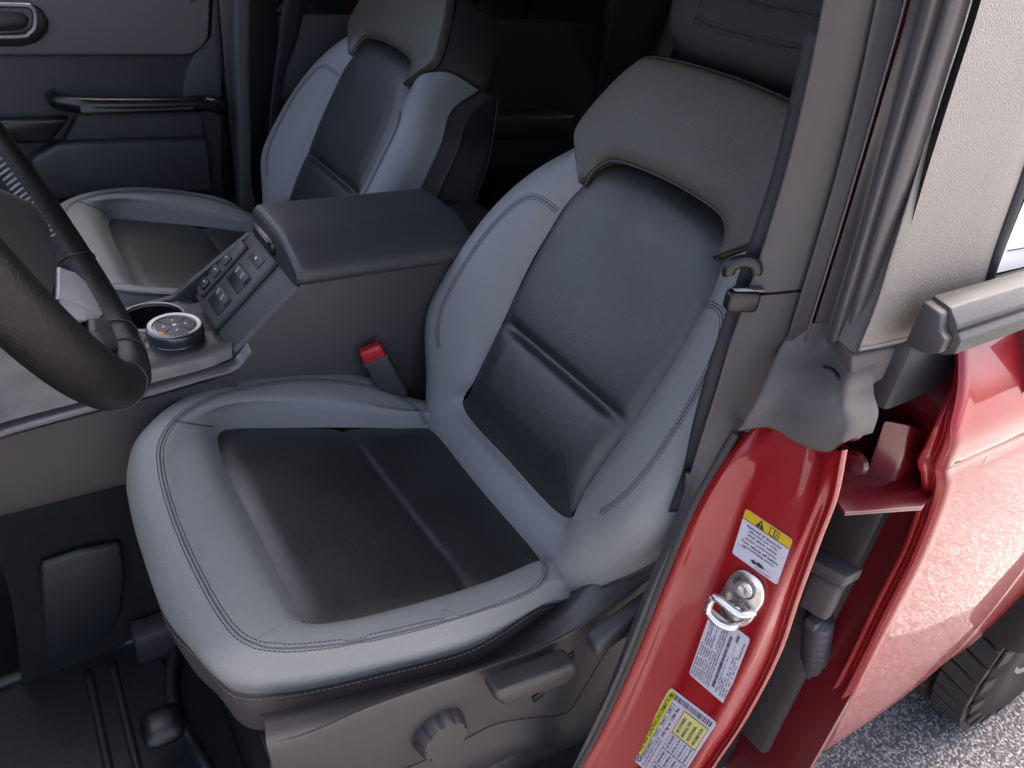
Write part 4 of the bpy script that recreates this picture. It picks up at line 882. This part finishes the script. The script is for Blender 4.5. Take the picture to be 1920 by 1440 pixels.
# pull bar: rounded loop standing off the panel
pb = cr([PY(*p) for p in [(100,182,-.705),(112,190,-.675),(150,196,-.655),(230,197,-.650),(330,196,-.650),(385,194,-.655),(405,196,-.675),(412,204,-.705)]], 60)
tube('pull_bar', pb, np.interp(np.linspace(0,1,60), [0,.1,.5,.9,1], [.013,.016,.015,.016,.014]), 'gloss', PD, 14)
frame_box('pull_bar_inlay', PY(260,203,-.638), A3(.20,0,0), A3(0,.004,.003), A3(0,-.004,.012), 'plastic', PD, .002)
prism('armrest_ledge', [PY(*p,-.69) for p in [(145,217),(380,214),(384,258),(120,266)]], (0,-.02,0), 'trimlow', PD, .006, 3)
prism('door_pocket_lip', [PY(*p,-.672) for p in [(-60,228),(132,222),(118,240),(95,268),(-60,274)]], (0,-.03,0), 'gloss', PD, .006, 3)
prism('map_pocket', [PY(*p,-.665) for p in [(60,300),(110,272),(390,262),(400,360),(60,380)]], (0,-.04,0), 'plastic2', PD, .008, 3)
# inner door handle
hp_ = [PY(*p,-.694) for p in [(-80,2),(60,8),(78,18),(92,40),(90,60),(70,80),(40,88),(-80,86)]]
prism('handle_bezel', hp_, (0,-.012,0), 'gloss', PD, .004, 3)
ring = cr([PY(*p,-.688) for p in [(-80,8),(40,10),(58,14),(66,26),(66,50),(56,62),(38,69),(-80,70)]], 80)
tube('handle_ring', ring, .0045, 'silver', PD, 10)
prism('handle_lever', [PY(*p,-.690) for p in [(-80,20),(40,22),(56,36),(50,52),(30,58),(-80,60)]], (0,-.006,0), 'black', PD, .003)
# passenger pillar and belt
PB = thing('passenger_pillar', 'grey passenger-side door pillar behind the far door', 'door pillar', (-.5,-.72,.45))
prism('pillar_trim', [PY(*p,-.665) for p in [(440,-120),(472,-120),(470,120),(474,345),(492,420),(452,420),(448,230),(440,80)]], (0,-.05,0), 'trimgrey', PB, .008, 3)
box('pillar_core', (-.56,-.74,.45), (-.44,-.70,1.75), 'black', PB, .01)
prism('red_jamb', [PY(*p,-.735) for p in [(424,20),(436,20),(440,220),(430,220)]], (0,-.01,0), 'redin', PB, 0)
SB2 = thing('passenger_seat_belt', 'dark seat belt webbing behind the passenger seat', 'seat belt', tuple(PY(530,100,-.64)))
surf('webbing', [[PY(*p,-.62) for p in [(540,-60),(525,60),(508,200),(500,330)]], [PY(*p,-.63) for p in [(585,-60),(562,60),(530,160),(512,330)]]], 4, 30, 'webbing', SB2, thick=.0015)

# ------------------------------------------------------------------ cabin shell: floor, mat, dash, roof, rear
def sbox(name, lo, hi, mt, bev=.01): return struct(box(name, lo, hi, mt, None, bev))
sbox('cabin_floor', (-2.3,-.74,.40), (1.0,.70,.50), 'carpet')
sbox('rocker_sill', (-.66,.60,.33), (1.0,.76,.485), 'redin', .03)
sbox('firewall', (1.0,-.74,.40), (1.1,.74,1.2), 'carpet')
sbox('rear_bulkhead', (-2.4,-.74,.40), (-2.3,.74,1.15), 'carpet')
MT = thing('floor_mat', 'black ribbed rubber mat in the driver footwell', 'floor mat', (.2,.36,.50))
box('mat_sheet', (-.05,.16,.502), (.62,.58,.512), 'mat', MT, .004)
for i in range(2): tube('mat_rib', cr([A3(.012+i*.030,y,.511+.001) for y in (.19,.28,.36,.45,.55)], 20), .006, 'mat', MT, 8)
tube('mat_rim', cr([A3(*p,.514) for p in [(-.04,.17),(-.045,.30),(-.04,.57),(.3,.575),(.61,.57),(.61,.17),(.3,.165)]], 90, True), .009, 'mat', MT, 8, closed=True)
hp2 = [PY(*p,.168) for p in [(75,1060),(150,1035),(228,1020),(236,1080),(228,1150),(208,1205),(85,1242)]]
prism('tunnel_kick_pad', hp2, (0,-.012,0), 'mat', Q, .006, 3)
RB = thing('rear_bench', 'black rear bench seat in the shadow behind the front seats', 'rear seat', (-1.4,0,.5))
box('bench_cushion', (-1.55,-.62,.62), (-1.05,.62,.86), 'dark', RB, .05, 4)
for y0, y1 in ((-.62,-.16),(-.15,.15),(.16,.62)):
    frame_box('bench_back', A3(-1.62,(y0+y1)/2,1.10), A3(.10,0,0), A3(0,y1-y0,0), A3(-.18,0,.56), 'dark', RB, .04, 4)
    frame_box('bench_headrest', A3(-1.74,(y0+y1)/2,1.46), A3(.09,0,0), A3(0,.24,0), A3(-.05,0,.16), 'dark', RB, .03, 4)
RPD = thing('rear_passenger_door', 'dark inner panel of the far rear door', 'car door', (-.9,-.74,.45))
box('inner_panel', (-1.45,-.77,.46), (-.56,-.72,1.20), 'plastic2', RPD, .01)
box('armrest', (-1.35,-.73,.92), (-.75,-.66,.98), 'plastic', RPD, .015, 3)
# roof with headliner, pillars and rear walls, all out of the picture but shading the cabin
RF = thing('car_roof', 'car roof with grey headliner above the cabin', 'roof', (-1.0,0,1.8))
box('roof_panel', (-2.35,-.70,1.80), (-.02,.70,1.84), 'black', RF, .015)
box('headliner', (-2.33,-.68,1.77), (-.04,.68,1.795), 'liner', RF, .008)
for sg in (-1,1):
    prism('windshield_pillar', [A3(-.06,sg*.68,1.82), A3(.03,sg*.68,1.82), A3(.60,sg*.70,1.20), A3(.50,sg*.70,1.20)], (0,sg*.05,0), 'plastic2', RF, .01)
    box('roof_rail', (-2.35,sg*.69-.03,1.72), (.0,sg*.69+.03,1.80), 'plastic2', RF, .015)
box('rear_pillar', (-.66,.63,1.20), (-.56,.65,1.78), 'plastic2', RF, .004)
box('rear_side_wall', (-2.35,-.75,1.15), (-1.45,-.70,1.78), 'plastic2', RF, .01)
box('rear_side_wall', (-2.35,.62,1.20), (-.9,.66,1.78), 'plastic2', RF, .01)
box('rear_side_lower', (-2.35,-.75,.40), (-1.45,-.70,1.16), 'plastic2', RF, 0)
box('far_sun_block_bar', (-.425,-.735,1.20), (-.385,-.705,1.75), 'plastic2', RF, .004)  # unseen bar added to keep a sun streak off the passenger seat
box('far_door_jamb', (-.60,-.78,.45), (-.40,-.745,1.78), 'black', RF, 0)
box('rear_side_glass', (-1.46,-.745,1.18), (-.56,-.735,1.78), 'privacy', RF, 0)
box('tailgate_glass', (-2.35,-.66,1.24), (-2.34,.66,1.62), 'privacy', RF, 0)
box('tailgate_frame', (-2.36,-.7,1.6), (-2.30,.7,1.8), 'plastic2', RF, .01)
box('tailgate_frame', (-2.36,-.7,1.1), (-2.30,.7,1.25), 'plastic2', RF, .01)
DS = thing('dashboard', 'dark dashboard ahead of the steering wheel', 'dashboard', (.6,0,.9))
prism('dash_body', [A3(.34,-.71,.85), A3(.30,-.71,1.00), A3(.32,-.71,1.16), A3(.42,-.71,1.22), A3(1.0,-.71,1.20), A3(1.0,-.71,.80)], (0,1.42,0), 'plastic2', DS, .02, 3)
box('center_stack', (.16,-.16,.60), (.50,.16,1.05), 'plastic2', DS, .02, 3)
